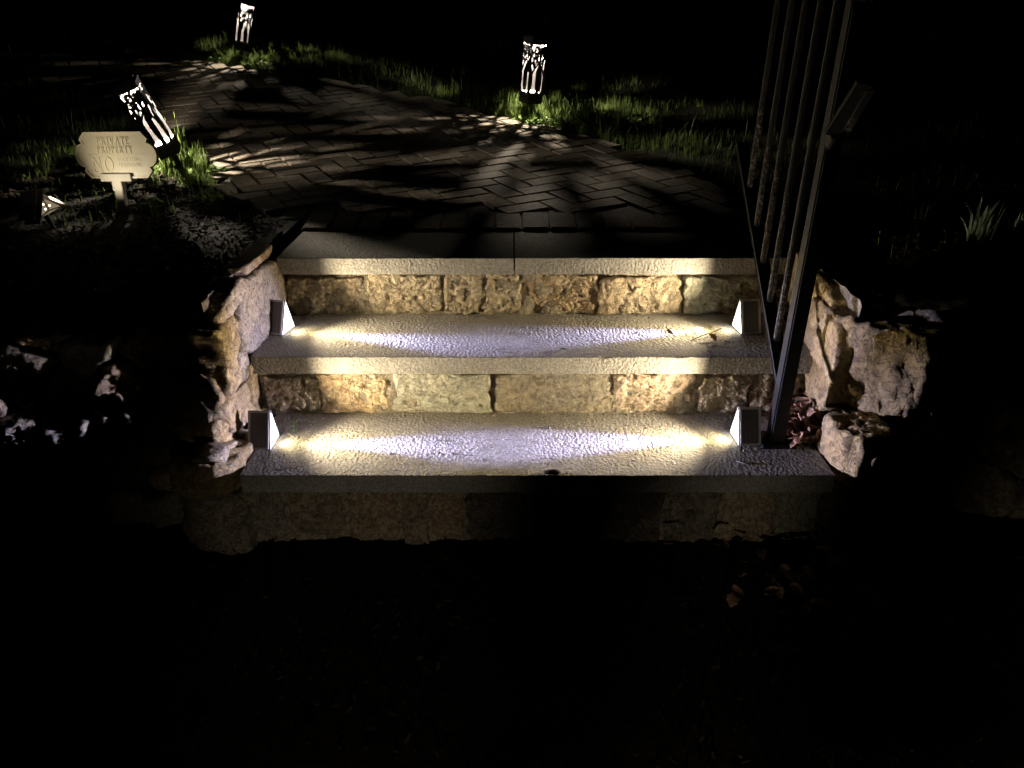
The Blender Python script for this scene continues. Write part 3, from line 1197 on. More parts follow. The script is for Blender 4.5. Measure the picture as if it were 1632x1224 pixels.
def step_light(loc, facing, yaw, label, power):
    """wedge lamp; the lit triangular end points along +x (facing=1) or -x, the solar face looks down the steps"""
    f = facing
    root = empty('step_light', loc, (0, 0, yaw))
    tag(root, label, 'step light', 'wedge step lights on the treads')
    tri = [TA, TB, TC]
    vs, fs = prism(-LEN * f, -0.002 * f, tri)
    bm = bmesh.new()
    bv = [bm.verts.new(v) for v in vs]
    for q in fs:
        bm.faces.new([bv[i] for i in q])
    bmesh.ops.bevel(bm, geom=bm.edges[:], offset=0.002, segments=2, affect='EDGES')
    bm_obj('housing', bm, M['housing'], root)
    # lens: slightly domed triangle, set in a thin rim
    lt = inset(tri, 0.93)
    vs, fs = prism(-0.004 * f, 0.0015 * f, lt)
    lens = mesh_obj('lens', vs, fs, M['lens'], root)
    rim = bmesh.new()
    o_, i_ = inset(tri, 1.01), inset(tri, 0.94)
    for k in range(3):
        k2 = (k + 1) % 3
        for xx in (-0.004 * f, 0.003 * f):
            pass
        a = [rim.verts.new((x, p[0], p[1] + 0.0008)) for x in (-0.004 * f, 0.003 * f) for p in (o_[k], o_[k2], i_[k2], i_[k])]
        for q in ((0, 1, 2, 3), (7, 6, 5, 4), (0, 4, 5, 1), (1, 5, 6, 2), (2, 6, 7, 3), (3, 7, 4, 0)):
            rim.faces.new([a[i] for i in q])
    bm_obj('rim', rim, M['frame_grey'], root)
    # solar panel on the sloping face B-A
    B, A = Vector((0, TB[0], TB[1])), Vector((0, TA[0], TA[1]))
    up = (A - B)
    H = up.length
    up.normalize()
    nrm = Vector((0, -up.z, up.y))

    def quad_box(name, xa, xb, s0, s1, t0, t1, mat, par):
        bm = bmesh.new()
        v = []
        for n_ in (t0, t1):
            for (x, s) in ((xa, s0), (xb, s0), (xb, s1), (xa, s1)):
                p = B + up * (s * H) + nrm * n_
                v.append(bm.verts.new((x, p.y, p.z)))
        for q in ((3, 2, 1, 0), (4, 5, 6, 7), (0, 1, 5, 4), (1, 2, 6, 5), (2, 3, 7, 6), (3, 0, 4, 7)):
            bm.faces.new([v[i] for i in q])
        return bm_obj(name, bm, mat, par)
    xa, xb = -LEN * f, -0.001 * f
    pan = quad_box('solar_panel', xa + .005 * f, xb - .005 * f, 0.06, 0.93, 0.0005, 0.0025, M['solar'], root)
    fb = bmesh.new()
    fr = [(xa - .001 * f, xa + .005 * f, .015, .985), (xb - .005 * f, xb, .015, .985), (xa + .005 * f, xb - .005 * f, .015, .06), (xa + .005 * f, xb - .005 * f, .93, .985)]
    for (u0, u1, s0, s1) in fr:
        v = []
        for n_ in (0.0, 0.004):
            for (x, s) in ((u0, s0), (u1, s0), (u1, s1), (u0, s1)):
                p = B + up * (s * H) + nrm * n_
                v.append(fb.verts.new((x, p.y, p.z)))
        for q in ((3, 2, 1, 0), (4, 5, 6, 7), (0, 1, 5, 4), (1, 2, 6, 5), (2, 3, 7, 6), (3, 0, 4, 7)):
            fb.faces.new([v[i] for i in q])
    bm_obj('panel_frame', fb, M['frame_grey'], pan)
    # the LED optics: a cool narrow core inside a warmer wide cone
    for (nm, size, blend, energy, col, down, hgt) in (
            ('led_core', 24, 1.0, 215 * power, (0.50, 0.51, 1.0), 1.5, 0.037),
            ('led_cone', 50, 1.0, 12 * power, (1.0, 0.73, 0.24), 3.0, 0.034),
            ('led_spill', 126, 1.0, 34.0 * power, (1.0, 0.84, 0.57), -21.0, 0.068),
            ('led_throat', 124, 1.0, 1.2 * power, (1.0, 0.80, 0.42), 16.0, 0.030)):
        ld = bpy.data.lights.new(nm, 'SPOT')
        ld.energy = energy
        ld.spot_size = R(size)
        ld.spot_blend = blend
        ld.color = col
        ld.shadow_soft_size = 0.006
        lo = bpy.data.objects.new(nm, ld)
        lo.location = (0.006 * f, 0.0, hgt)
        d = Vector((f * math.cos(R(down)), 0, -math.sin(R(down))))
        lo.rotation_euler = d.to_track_quat('-Z', 'Y').to_euler()
        link(lo, root)
    return root


step_light((-0.692, 1.952, Z1 + .001), 1, R(-2), 'wedge step light on the lowest tread against the sign-side wall', 1.15)
step_light((0.655, 1.975, Z1 + .001), -1, R(3), 'wedge step light on the lowest tread beside the railing post', 1.3)
step_light((-0.725, 2.325, Z2 + .001), 1, R(-12), 'wedge step light on the middle tread against the sign-side wall', 0.95)
step_light((0.732, 2.335, Z2 + .001), -1, R(6), 'wedge step light on the middle tread beside the railing', 0.95)

# ------------------------------------------------------------------ railing
RX = 0.767
rail = empty('metal_railing', (RX, 1.96, Z1), (0, R(1.3), 0))
tag(rail, 'black metal stair railing with flaking square balusters', 'railing')
SL = math.tan(R(37))


def rail_part(name, bm, mat):
    return adopt(bm_obj(name, bm, mat), rail)


PY = 1.965
PH = CAM_Z + 0.10
rail_part('post', box_bm(RX - .021, RX + .021, PY - .021, PY + .021, Z1 - .002, PH, 0.004), M['metal'])
rail_part('foot_plate', box_bm(RX - .05, RX + .05, PY - .05, PY + .05, Z1 - .001, Z1 + .008, 0.003), M['metal'])
zb = CAM_Z - 0.915


def rb(y):
    return zb + (y - 1.99) * SL


bm = bar_bm((RX, PY + .02, rb(PY + .02)), (RX, 2.72, rb(2.72)), 0.036, 0.014, 0.002, up=Vector((1, 0, 0)).cross(Vector((0, 1, SL)).normalized()))
rail_part('bottom_rail', bm, M['metal'])
top_off = PH - 0.02 - rb(PY)
bm = bar_bm((RX, PY - .03, rb(PY) + top_off - .02), (RX, 2.72, rb(2.72) + top_off), 0.045, 0.022, 0.003, up=Vector((1, 0, 0)).cross(Vector((0, 1, SL)).normalized()))
rail_part('top_rail', bm, M['metal'])
for y in (2.09, 2.20, 2.315, 2.43, 2.56):
    o = rail_part('baluster', box_bm(RX - .0085, RX + .0085, y - .0085, y + .0085, rb(y) + .004, rb(y) + top_off, 0.003), M['flake'])
# bent strap handle on the post
p0 = Vector((RX - .020, PY - .028, CAM_Z - 0.262))
bm = bar_bm(p0, p0 + Vector((-.004, -.03, .03)), 0.012, 0.030, 0.002, up=Y)
bm = bar_bm(p0 + Vector((-.004, -.03, .03)), p0 + Vector((.018, -.10, .145)), 0.012, 0.036, 0.002, bm=bm, up=X)
rail_part('handle', bm, M['metal'])
bm = bar_bm(p0 + Vector((.022, -.045, .04)), p0 + Vector((.034, -.10, .130)), 0.006, 0.014, 0.002, up=X)
rail_part('handle', bm, M['flake'])


# ------------------------------------------------------------------ lanterns
SIDE, CH = 0.094, 0.285
Z_CAGE = 0.15


def cage_meshes():
    """square shade pierced by a pattern of trunks and branches"""
    r = random.Random(5)
    segs = []   # (u0, z0, w0, u1, z1, w1) in metres around the perimeter

    def grow(u, z, ang, l, w, depth):
        u1, z1 = u + math.sin(ang) * l, z + math.cos(ang) * l
        w1 = max(w * 0.79, .0025)
        segs.append((u, z, w, u1, z1, w1))
        if depth == 0 or z1 > CH:
            return
        for k in range(2):
            da = (-1 if k == 0 else 1) * r.uniform(0.28, 0.62)
            grow(u1, z1, ang * 0.75 + da, l * r.uniform(0.70, 0.92), w1, depth - 1)
        if r.random() < 0.35:
            grow(u1, z1, ang * .5 + r.uniform(-.15, .15), l * .8, w1 * .8, depth - 1)
    for k in range(4):
        u = k * SIDE + r.uniform(-.006, .006)
        segs.append((u, -0.01, 0.020, u, 0.03, 0.012))
        segs.append((u, 0.03, 0.012, u + r.uniform(-.006, .006), 0.10, 0.0105))
        segs.append((u, 0.08, 0.0100, u, CH, 0.0078))
        for sd in (-1, 1):
            grow(u, r.uniform(.07, .11), sd * r.uniform(.3, .5), 0.062, 0.0068, 3)
            grow(u, r.uniform(.15, .20), sd * r.uniform(.35, .6), 0.05, 0.0055, 2)
    for k in range(2):
        u = (k * 2 + .5) * SIDE + r.uniform(-.01, .01)
        segs.append((u, -0.01, 0.012, u + .004, 0.10, 0.006))
        grow(u, 0.09, r.uniform(-.2, .2), 0.06, 0.0055, 3)
    P = 4 * SIDE
    NU, NZ = 168, 140

    def solid(u, z):
        if z < 0.008 or z > CH - 0.0205:
            return True
        for (u0, z0, w0, u1, z1, w1) in segs:
            du = u - u0
            du -= P * round(du / P)
            su, sz = u1 - u0, z1 - z0
            t = (du * su + (z - z0) * sz) / (su * su + sz * sz)
            t = max(0, min(1, t))
            d = math.hypot(du - t * su, z - z0 - t * sz)
            if d < w0 + (w1 - w0) * t:
                return True
        return False

    def pos(u, z, half):
        u = (u + SIDE * 10) % P
        k = int(u / SIDE) % 4
        f = u / SIDE - int(u / SIDE)
        cs = [(-1, -1), (1, -1), (1, 1), (-1, 1)]
        a, b = cs[k], cs[(k + 1) % 4]
        tap = half * (1 + 0.05 * z / CH)
        return (tap * (a[0] + (b[0] - a[0]) * f), tap * (a[1] + (b[1] - a[1]) * f), Z_CAGE + z)
    out = []
    mask = [[solid((i + .5) * P / NU, (j + .5) * CH / NZ) for i in range(NU)] for j in range(NZ)]
    for half, flip in ((SIDE / 2, False), (SIDE / 2 - .0012, True)):
        vs, fs, idx = [], [], {}

        def vid(i, j):
            i %= NU
            if (i, j) not in idx:
                idx[(i, j)] = len(vs)
                vs.append(pos(i * P / NU, j * CH / NZ, half))
            return idx[(i, j)]
        for j in range(NZ):
            for i in range(NU):
                if mask[j][i]:
                    q = (vid(i, j), vid(i + 1, j), vid(i + 1, j + 1), vid(i, j + 1))
                    fs.append(q[::-1] if flip else q)
        out.append((vs, fs))
    return out


LANTERN = {}


def lantern(loc, rot, label, power, scale=1.0, led_drop=0.0085):
    root = empty('path_lantern', loc, rot)
    root.scale = (scale,) * 3
    tag(root, label, 'lantern', 'branch-pattern path lanterns')
    if not LANTERN:
        (vo, fo), (vi, fi) = cage_meshes()
        a = mesh_obj('shade', vo, fo, M['metal'])
        b = mesh_obj('shade_lining', vi, fi, M['lining'])
        h = SIDE / 2
        bm = box_bm(-h * 1.12, h * 1.12, -h * 1.12, h * 1.12, Z_CAGE + CH - .001, Z_CAGE + CH + 0.012, 0.003)
        box_bm(-h * .8, h * .8, -h * .8, h * .8, Z_CAGE + CH + .011, Z_CAGE + CH + .020, 0.002, bm)
        c = bm_obj('cap', bm, M['metal'])
        bm = box_bm(-h * .55, h * .55, -h * .55, h * .55, Z_CAGE + CH - .005, Z_CAGE + CH - .0015, 0.001)
        c2 = bm_obj('lamp_holder', bm, M['white_metal'])
        d = bm_obj('floor_plate', box_bm(-h + .002, h - .002, -h + .002, h - .002, Z_CAGE - .001, Z_CAGE + .005), M['white_metal'])
        d2 = bm_obj('base', box_bm(-h * 1.04, h * 1.04, -h * 1.04, h * 1.04, Z_CAGE - .055, Z_CAGE - .001, 0.003), M['metal'])
        bm = bmesh.new()
        bmesh.ops.create_cone(bm, cap_ends=True, segments=10, radius1=.006, radius2=.016, depth=0.22)
        bmesh.ops.translate(bm, verts=bm.verts, vec=(0, 0, Z_CAGE - .055 - 0.11))
        e = bm_obj('stake', bm, M['metal'])
        LANTERN['parts'] = [a, b, c, c2, d, d2, e]
        for o in LANTERN['parts']:
            o.parent = root
    else:
        for o in LANTERN['parts']:
            link(o.copy()).parent = root
    ld = bpy.data.lights.new('lantern_led', 'POINT')
    ld.energy = power
    ld.color = (1.0, 0.87, 0.70)
    ld.shadow_soft_size = 0.0035
    lo = bpy.data.objects.new('lantern_led', ld)
    lo.location = (0, 0, Z_CAGE + CH - led_drop)
    link(lo, root)
    return root


def stand(px, py, lift=0.0):
    p = on_terrain(px, py)
    p.z += lift
    return p


pm = stand(842, 190)
lantern(pm, (R(7), R(1.5), R(31)), 'upright path lantern in the grass beside the paved path bend', 88, 1.0)
pf = stand(383, 102)
lantern(pf, (R(-4), R(15), R(30)), 'farthest path lantern, leaning, where the paving runs off behind the sign', 44, 1.0)
pn = stand(292, 272)
lantern(pn, (R(13), R(-21), R(10)), 'tilted path lantern right behind the private property sign', 100, 0.98)

# ------------------------------------------------------------------ garden sign
SX, SY = -1.555, 3.07
sz0 = terrain(SX, SY)
sign = empty('garden_sign', (SX + 0.02, SY, sz0), (R(-4), R(-1.5), R(-7)))
tag(sign, 'cream private property sign on a short post in the dark bed', 'sign')


def sign_outline(s=1.0):
    hw, hh = 0.168, 0.0865
    pts = []
    q = []
    # upper right quarter from top centre
    q += [(0.0, hh), (0.118, hh), (0.142, 0.060), (0.138, 0.052)]
    for k in range(7):
        t = k / 6 * math.pi / 2
        q.append((0.134 + 0.036 * math.sin(t), 0.044 * math.cos(t)))
    full = q + [(x, -y) for x, y in q[::-1][1:]]
    left = [(-x, y) for x, y in full[::-1]]
    pts = full[1:-1] + left[1:-1]
    return [(x * s, y * s) for x, y in pts]


def extrude_outline(name, pts, y0, y1, mat, parent, zc, hole=None):
    """pts in x-z, from y0 (back) to y1 (front, more negative)"""
    bm = bmesh.new()
    n = len(pts)
    f = [bm.verts.new((x, y1, zc + z)) for x, z in pts]
    b = [bm.verts.new((x, y0, zc + z)) for x, z in pts]
    for i in range(n):
        j = (i + 1) % n
        bm.faces.new((f[i], f[j], b[j], b[i]))
    if hole is None:
        bm.faces.new(f)
        bm.faces.new(b[::-1])
    else:
        fi = [bm.verts.new((x, y1, zc + z)) for x, z in hole]
        bi = [bm.verts.new((x, y0, zc + z)) for x, z in hole]
        for i in range(n):
            j = (i + 1) % n
            bm.faces.new((f[i], fi[i], fi[j], f[j]))
            bm.faces.new((fi[i], bi[i], bi[j], fi[j]))
            bm.faces.new((b[i], b[j], bi[j], bi[i]))
    return bm_obj(name, bm, mat, parent)


ZC = 0.213
board = extrude_outline('board', sign_outline(), 0.008, -0.004, M['sign'], sign, ZC)
extrude_outline('border', sign_outline(1.0), -0.0035, -0.0085, M['sign_raised'], board, ZC, hole=sign_outline(0.93))


def serif_letter(ch, h):
    """strokes of a roman capital of height h: list of polygons, and its advance width"""
    T, t, s = 0.17 * h, 0.065 * h, 0.05 * h     # thick, thin, serif height
    polys = []

    def rect(x0, x1, z0, z1):
        polys.append([(x0, z0), (x1, z0), (x1, z1), (x0, z1)])

    def slant(xa, za, xb, zb_, w):
        polys.append([(xa - w / 2, za), (xa + w / 2, za), (xb + w / 2, zb_), (xb - w / 2, zb_)])

    def ser(xc, z, w):
        rect(xc - w / 2, xc + w / 2, z, z + s)

    def ring(cx, cz, rx, rz, wx, wz, a0=0, a1=360, n=20):
        k = max(4, int(n * (a1 - a0) / 360))
        for i in range(k):
            p, q = R(a0 + (a1 - a0) * i / k), R(a0 + (a1 - a0) * (i + 1) / k)
            polys.append([(cx + rx * math.cos(p), cz + rz * math.sin(p)), (cx + rx * math.cos(q), cz + rz * math.sin(q)),
                          (cx + (rx - wx) * math.cos(q), cz + (rz - wz) * math.sin(q)), (cx + (rx - wx) * math.cos(p), cz + (rz - wz) * math.sin(p))])
    w = 0.6 * h
    if ch == 'I':
        w = 0.30 * h
        rect(w / 2 - T / 2, w / 2 + T / 2, 0, h)
        ser(w / 2, 0, w)
        ser(w / 2, h - s, w)
    elif ch in 'PR':
        w = 0.58 * h
        x = 0.14 * h
        rect(x - T / 2, x + T / 2, 0, h)
        ser(x, 0, .28 * h)
        ser(x - .03 * h, h - s, .24 * h)
        ring(x + .1 * h, h * .73, .32 * h, .27 * h, T * .9, t, -90, 90)
        rect(x, x + .12 * h, h - t, h)
        rect(x, x + .12 * h, h * .46, h * .46 + t)
        if ch == 'R':
            slant(.62 * h, 0, .34 * h, h * .48, T)
            w = 0.68 * h
    elif ch in 'EFL':
        w = 0.54 * h
        x = 0.14 * h
        rect(x - T / 2, x + T / 2, 0, h)
        if ch != 'L':
            rect(x, w, h - t, h)
            rect(w - t, w, h * .82, h)
            rect(x, w * .8, h * .49, h * .49 + t)
        else:
            ser(x, h - s, .28 * h)
        if ch != 'F':
            rect(x, w, 0, t)
            rect(w - t, w, 0, h * .18)
        else:
            ser(x, 0, .28 * h)
        ser(x - .03 * h, h - s, .24 * h)
    elif ch == 'T':
        w = 0.60 * h
        rect(w / 2 - T / 2, w / 2 + T / 2, 0, h)
        ser(w / 2, 0, .28 * h)
        rect(0, w, h - t, h)
        rect(0, t, h * .8, h)
        rect(w - t, w, h * .8, h)
    elif ch in 'VAY':
        w = 0.70 * h
        if ch == 'V':
            slant(w / 2, 0, .13 * h, h, T)
            slant(w / 2, 0, w - .12 * h, h, t * 1.2)
            ser(.13 * h, h - s, .28 * h)
            ser(w - .12 * h, h - s, .22 * h)
        elif ch == 'A':
            slant(.12 * h, 0, w / 2, h, t * 1.2)
            slant(w - .13 * h, 0, w / 2, h, T)
            rect(.22 * h, w - .2 * h, h * .3, h * .3 + t)
            ser(.12 * h, 0, .22 * h)
            ser(w - .13 * h, 0, .28 * h)
        else:
            slant(w / 2, h * .45, .13 * h, h, T)
            slant(w / 2, h * .45, w - .12 * h, h, t * 1.2)
            rect(w / 2 - T / 2, w / 2 + T / 2, 0, h * .5)
            ser(w / 2, 0, .28 * h)
            ser(.13 * h, h - s, .26 * h)
            ser(w - .12 * h, h - s, .22 * h)
    elif ch in 'OCGS':
        w = 0.76 * h
        if ch == 'O':
            ring(w / 2, h / 2, w / 2, h * .51, T, t, 0, 360, 28)
        elif ch in 'CG':
            ring(w / 2, h / 2, w / 2, h * .51, T, t, 45, 315, 28)
            if ch == 'G':
                rect(w * .78, w * .78 + T, 0.08 * h, h * .42)
        else:
            w = .52 * h
            ring(w / 2, h * .74, w / 2, h * .27, T * .8, t * 1.2, 30, 270)
            ring(w / 2, h * .27, w / 2, h * .28, T * .8, t * 1.2, -150, 90)
    elif ch == 'N':
        w = 0.80 * h
        rect(.12 * h, .12 * h + t, 0, h)
        rect(w - .12 * h - t, w - .12 * h, 0, h)
        slant(w - .14 * h, 0, .14 * h, h, T)
        ser(.14 * h, 0, .24 * h)
        ser(.08 * h, h - s, .16 * h)
        ser(w - .14 * h, h - s, .24 * h)
    return polys, w


def letter_mesh(ch, h, x, z, parent, y0=-0.0035, y1=-0.0066, squeeze=1.0, bm=None):
    polys, w = serif_letter(ch, h)
    own = bm is None
    if own:
        bm = bmesh.new()
    for k, p in enumerate(polys):
        yk = y1 - 0.00006 * (k % 5)
        f = [bm.verts.new((x + a * squeeze, yk, ZC + z + b)) for a, b in p]
        g = [bm.verts.new((x + a * squeeze, y0, ZC + z + b)) for a, b in p]
        bm.faces.new(f)
        for i in range(len(p)):
            j = (i + 1) % len(p)
            bm.faces.new((f[i], g[i], g[j], f[j]))
    if own:
        bm_obj('letter', bm, M['sign_raised'], parent)
    return w * squeeze


def word(txt, h, x, z, parent, gap=0.12, squeeze=1.0):
    for ch in txt:
        x += letter_mesh(ch, h, x, z, parent, squeeze=squeeze) + gap * h * squeeze


def word_width(txt, h, gap=0.12, squeeze=1.0):
    return sum(serif_letter(c_, h)[1] * squeeze + gap * h * squeeze for c_ in txt) - gap * h * squeeze


word('PRIVATE', 0.028, -word_width('PRIVATE', .028) / 2 - .004, 0.039, board)
word('PROPERTY', 0.025, -word_width('PROPERTY', .025) / 2 - .002, 0.0085, board)
bm = box_bm(-0.125, 0.125, -0.0055, -0.0035, ZC + 0.001, ZC + 0.0035)
bm_obj('rule', bm, M['sign_raised'], board)
word('NO', 0.055, -0.108, -0.062, board, gap=.08)


def small_line(txt, h, x, z, sq):
    bm = bmesh.new()
    for ch in txt:
        x += letter_mesh(ch, h, x, z, None, y1=-0.0048, squeeze=sq, bm=bm) + .14 * h * sq
    bm_obj('lettering', bm, M['sign'], board)


small_line('SOLICITING', 0.0145, 0.003, -0.023, 1.0)
small_line('TRESPASSING', 0.0145, 0.003, -0.043, 0.87)
bm_obj('cradle', box_bm(-0.078, 0.052, -0.016, 0.016, ZC - 0.098, ZC - 0.069, 0.002), M['post_grey'], sign)
bm_obj('collar', box_bm(-0.034, 0.007, -0.015, 0.015, ZC - 0.135, ZC - 0.0975, 0.002), M['post_grey'], sign)
bm_obj('post', box_bm(-0.031, 0.004, -0.012, 0.012, -0.12, ZC - 0.134, 0.002), M['post_grey'], sign)

# ------------------------------------------------------------------ spotlight for the sign
gp = Vector((-1.70, 2.84, 0.0))
gp.z = terrain(gp.x, gp.y) + 0.055
spot = empty('garden_spotlight', gp, (R(14), R(-8), R(-24)))
tag(spot, 'small solar spotlight in the dark bed aimed at the cream sign', 'spotlight')
tri = [(0.0, 0.075), (-0.062, 0.0), (0.062, 0.0)]
rot45 = R(0)


def tri_part(name, x0, x1, tr, mat, par, smooth=False):
    vs, fs = prism(x0, x1, tr)
    return mesh_obj(name, vs, fs, mat, par)


tri_part('housing', -0.07, -0.014, inset(tri, .92), M['housing'], spot)
refl = tri_part('reflector', -0.013, -0.010, inset(tri, .86), M['led_dim'], spot)
rb_ = bmesh.new()
bar_bm((-.008, 0, 0.012), (-.008, 0.004, .058), .004, .005, bm=rb_, up=X)
bar_bm((-.008, 0, 0.012), (-.008, -.050, .004), .004, .005, bm=rb_, up=X)
bar_bm((-.008, 0, 0.012), (-.008, .050, .004), .004, .005, bm=rb_, up=X)
bm_obj('reflector_rib', rb_, M['housing'], spot)
for (yy, zz) in ((-.008, .040), (-.010, .022), (.012, .026)):
    bm = bmesh.new()
    bmesh.ops.create_icosphere(bm, subdivisions=2, radius=.0036)
    bm_obj('led', bm, M['led'], spot, loc=(-.007, yy, zz))
# roof plates that carry the solar cells
A_, B_, C_ = Vector((0, 0, .079)), Vector((0, -.066, 0)), Vector((0, .066, 0))
for (p, q) in ((A_, B_), (A_, C_)):
    d = (p - q).normalized()
    for (xa, xb, ex) in ((-.075, .016, .016),):
        bm = bar_bm(q - d * .010 + Vector(((xa + xb) / 2, 0, 0)), p + d * (ex if q is B_ else 0) + Vector(((xa + xb) / 2, 0, 0)), xb - xa, .005, .001, up=Vector((0, d.z, -d.y)))
        bm_obj('roof_plate', bm, M['frame_grey'], spot)
d = (A_ - B_).normalized()
nrm = Vector((0, -d.z, d.y))
bm = bar_bm(B_ + nrm * .018 + Vector((-.035, 0, 0)), A_ + d * .008 + nrm * .018 + Vector((-.035, 0, 0)), .09, .006, .001, up=Vector((0, d.z, -d.y)))
bm_obj('solar_panel', bm, M['frame_grey'], spot)
bm = bar_bm(B_ + nrm * .0 + d * .04 + Vector((-.035, 0, 0)), B_ + d * .04 + nrm * .018 + Vector((-.035, 0, 0)), .02, .02, 0, up=X)
bm_obj('bracket', bm, M['housing'], spot)
bm = bmesh.new()
bmesh.ops.create_cone(bm, cap_ends=True, segments=8, radius1=.004, radius2=.010, depth=.14)
bmesh.ops.translate(bm, verts=bm.verts, vec=(-.04, 0, -.07))
bm_obj('stake', bm, M['housing'], spot)
ld = bpy.data.lights.new('sign_led', 'SPOT')
ld.energy = 6.0
ld.spot_size = R(70)
ld.spot_blend = 0.6
ld.color = (1.0, 0.88, 0.64)
ld.shadow_soft_size = 0.012
lo = bpy.data.objects.new('sign_led', ld)
link(lo, spot)
lo.location = (0.02, 0, 0.035)
bpy.context.view_layer.update()
tgt = Vector((SX, SY, sz0 + ZC + .01))
d_local = spot.matrix_world.inverted() @ tgt - lo.location
lo.rotation_euler = d_local.to_track_quat('-Z', 'Y').to_euler()


# ------------------------------------------------------------------ grass and weeds
def add_blade(vs, fs, p, h, w, lean, head, seg=3):
    d = Vector((math.cos(head), math.sin(head), 0))
    s = Vector((-d.y, d.x, 0))
    k = len(vs)
    for i in range(seg):
        t = i / seg
        c = p + Vector((0, 0, h * t * (1 - .25 * lean * t))) + d * (lean * h * t * t)
        ww = w * (1 - t * .55)
        vs.append(c - s * ww)
        vs.append(c + s * ww)
    vs.append(p + Vector((0, 0, h * (1 - .25 * lean))) + d * (lean * h))
    for i in range(seg - 1):
        a = k + 2 * i
        fs.append((a, a + 1, a + 3, a + 2))
    fs.append((k + 2 * seg - 2, k + 2 * seg - 1, k + 2 * seg))


def build_grass():
    r = random.Random(12)
    vs, fs = [], []
    lan = [(pm.x, pm.y), (pf.x, pf.y), (pn.x, pn.y)]
    count = 0
    tries = 0
    while count < 42000 and tries < 400000:
        tries += 1
        if r.random() < 0.90:
            lx, ly = lan[r.choice([0, 0, 0, 1, 1, 2])]
            a, q = r.uniform(0, 2 * math.pi), abs(r.gauss(0, .62))
            x, y = lx + math.cos(a) * q, ly + math.sin(a) * q
        else:
            x, y = r.uniform(-4, 3.5), r.uniform(2.3, 8.5)
        if XL - .1 < x < XR + .25 and y < 3.0:
            continue
        ed = seg_dist(x, y, out2)
        if inside(x, y, out2) and ed > 0.02 * r.random():
            continue
        cl = noise.noise(Vector((x * 3.2, y * 3.2, 4)))
        fine_ = noise.noise(Vector((x * 14, y * 14, 8)))
        if cl + fine_ * .5 < -0.25 + 0.35 * r.random():
            continue
        # the bed beside the sign is nearly bare
        if x < -0.85 and y < 3.45 and r.random() < 0.92:
            continue
        h = r.uniform(.025, .065) * (1 + max(0, cl) * 1.3)
        if r.random() < .07:
            h *= 2.0
        p = Vector((x, y, terrain(x, y) - .015))
        add_blade(vs, fs, p, h, r.uniform(.0012, .0026), abs(r.gauss(0, .4)), r.uniform(0, 2 * math.pi))
        count += 1
    o = mesh_obj('grass', vs, fs, M['grass'])
    tag(o, 'uneven lawn grass along the outer edge of the paved path', 'grass', kind='stuff')


build_grass()


def build_mulch():
    """bark chips and crumbled leaves over the bare beds and the ground before the steps"""
    r = random.Random(21)
    vs, fs = [], []
    n = 0
    while n < 16000:
        k = r.random()
        if k < .5:
            x, y = XL - .08 - abs(r.gauss(0, .9)), r.uniform(2.0, 3.8)
            if inside(x, y, out2):
                continue
            z = terrain(x, y)
            d = XL - x
            if d < 1.2 and y < 2.9:
                z += 0.035 * max(0, 1 - d / 1.2) * min(1, (2.9 - y) / .3)
            z -= .012
        elif k < .75:
            x, y = XR + .12 + abs(r.gauss(0, .9)), r.uniform(2.2, 3.8)
            if inside(x, y, out2):
                continue
            z = terrain(x, y)
            z -= .012
        else:
            x, y = r.uniform(-1.7, 1.7), r.uniform(.5, 1.74)
            z = -.005 + .06 * min(0, y - 1.6)
        z += r.uniform(-.002, .010)
        l, w = r.uniform(.004, .013), r.uniform(.002, .005)
        m = Matrix.Rotation(r.uniform(0, 6.28), 3, 'Z') @ Matrix.Rotation(r.gauss(0, .45), 3, 'X') @ Matrix.Rotation(r.gauss(0, .35), 3, 'Y')
        c = Vector((x, y, z))
        q = len(vs)
        b = r.uniform(-.3, .4) * l
        for (u, v, h) in ((-l, -w, 0), (0, -w * 1.2, b), (l, -w * .6, 0), (l, w * .7, 0), (0, w, b), (-l, w * .8, 0)):
            vs.append(c + m @ Vector((u, v, h)))
        fs.append((q, q + 1, q + 4, q + 5))
        fs.append((q + 1, q + 2, q + 3, q + 4))
        n += 1
    o = mesh_obj('mulch', vs, fs, M['mulch'])
    tag(o, 'dark bark mulch and crumbled leaves over the beds beside the steps', 'mulch', kind='stuff')


M['mulch'] = leaf_mat('mulch_chip', (0.010, 0.006, 0.004), (0.032, 0.020, 0.012), trans=0.0, rough=0.9)
build_mulch()


def tuft(p, n, h, spread, w, mat, name, label, cat, group, seed, lean=.3):
    r = random.Random(seed)
    root = empty(name, p)
    tag(root, label, cat, group)
    vs, fs = [], []
    for i in range(n):
        a, q = r.uniform(0, 6.28), r.uniform(0, spread)
        add_blade(vs, fs, Vector((math.cos(a) * q, math.sin(a) * q, -.015)), h * r.uniform(.5, 1.1), w * r.uniform(.7, 1.2), abs(r.gauss(lean, .15)), a + r.uniform(-.8, .8), 4)
    mesh_obj('blades', vs, fs, mat, root)
    return root


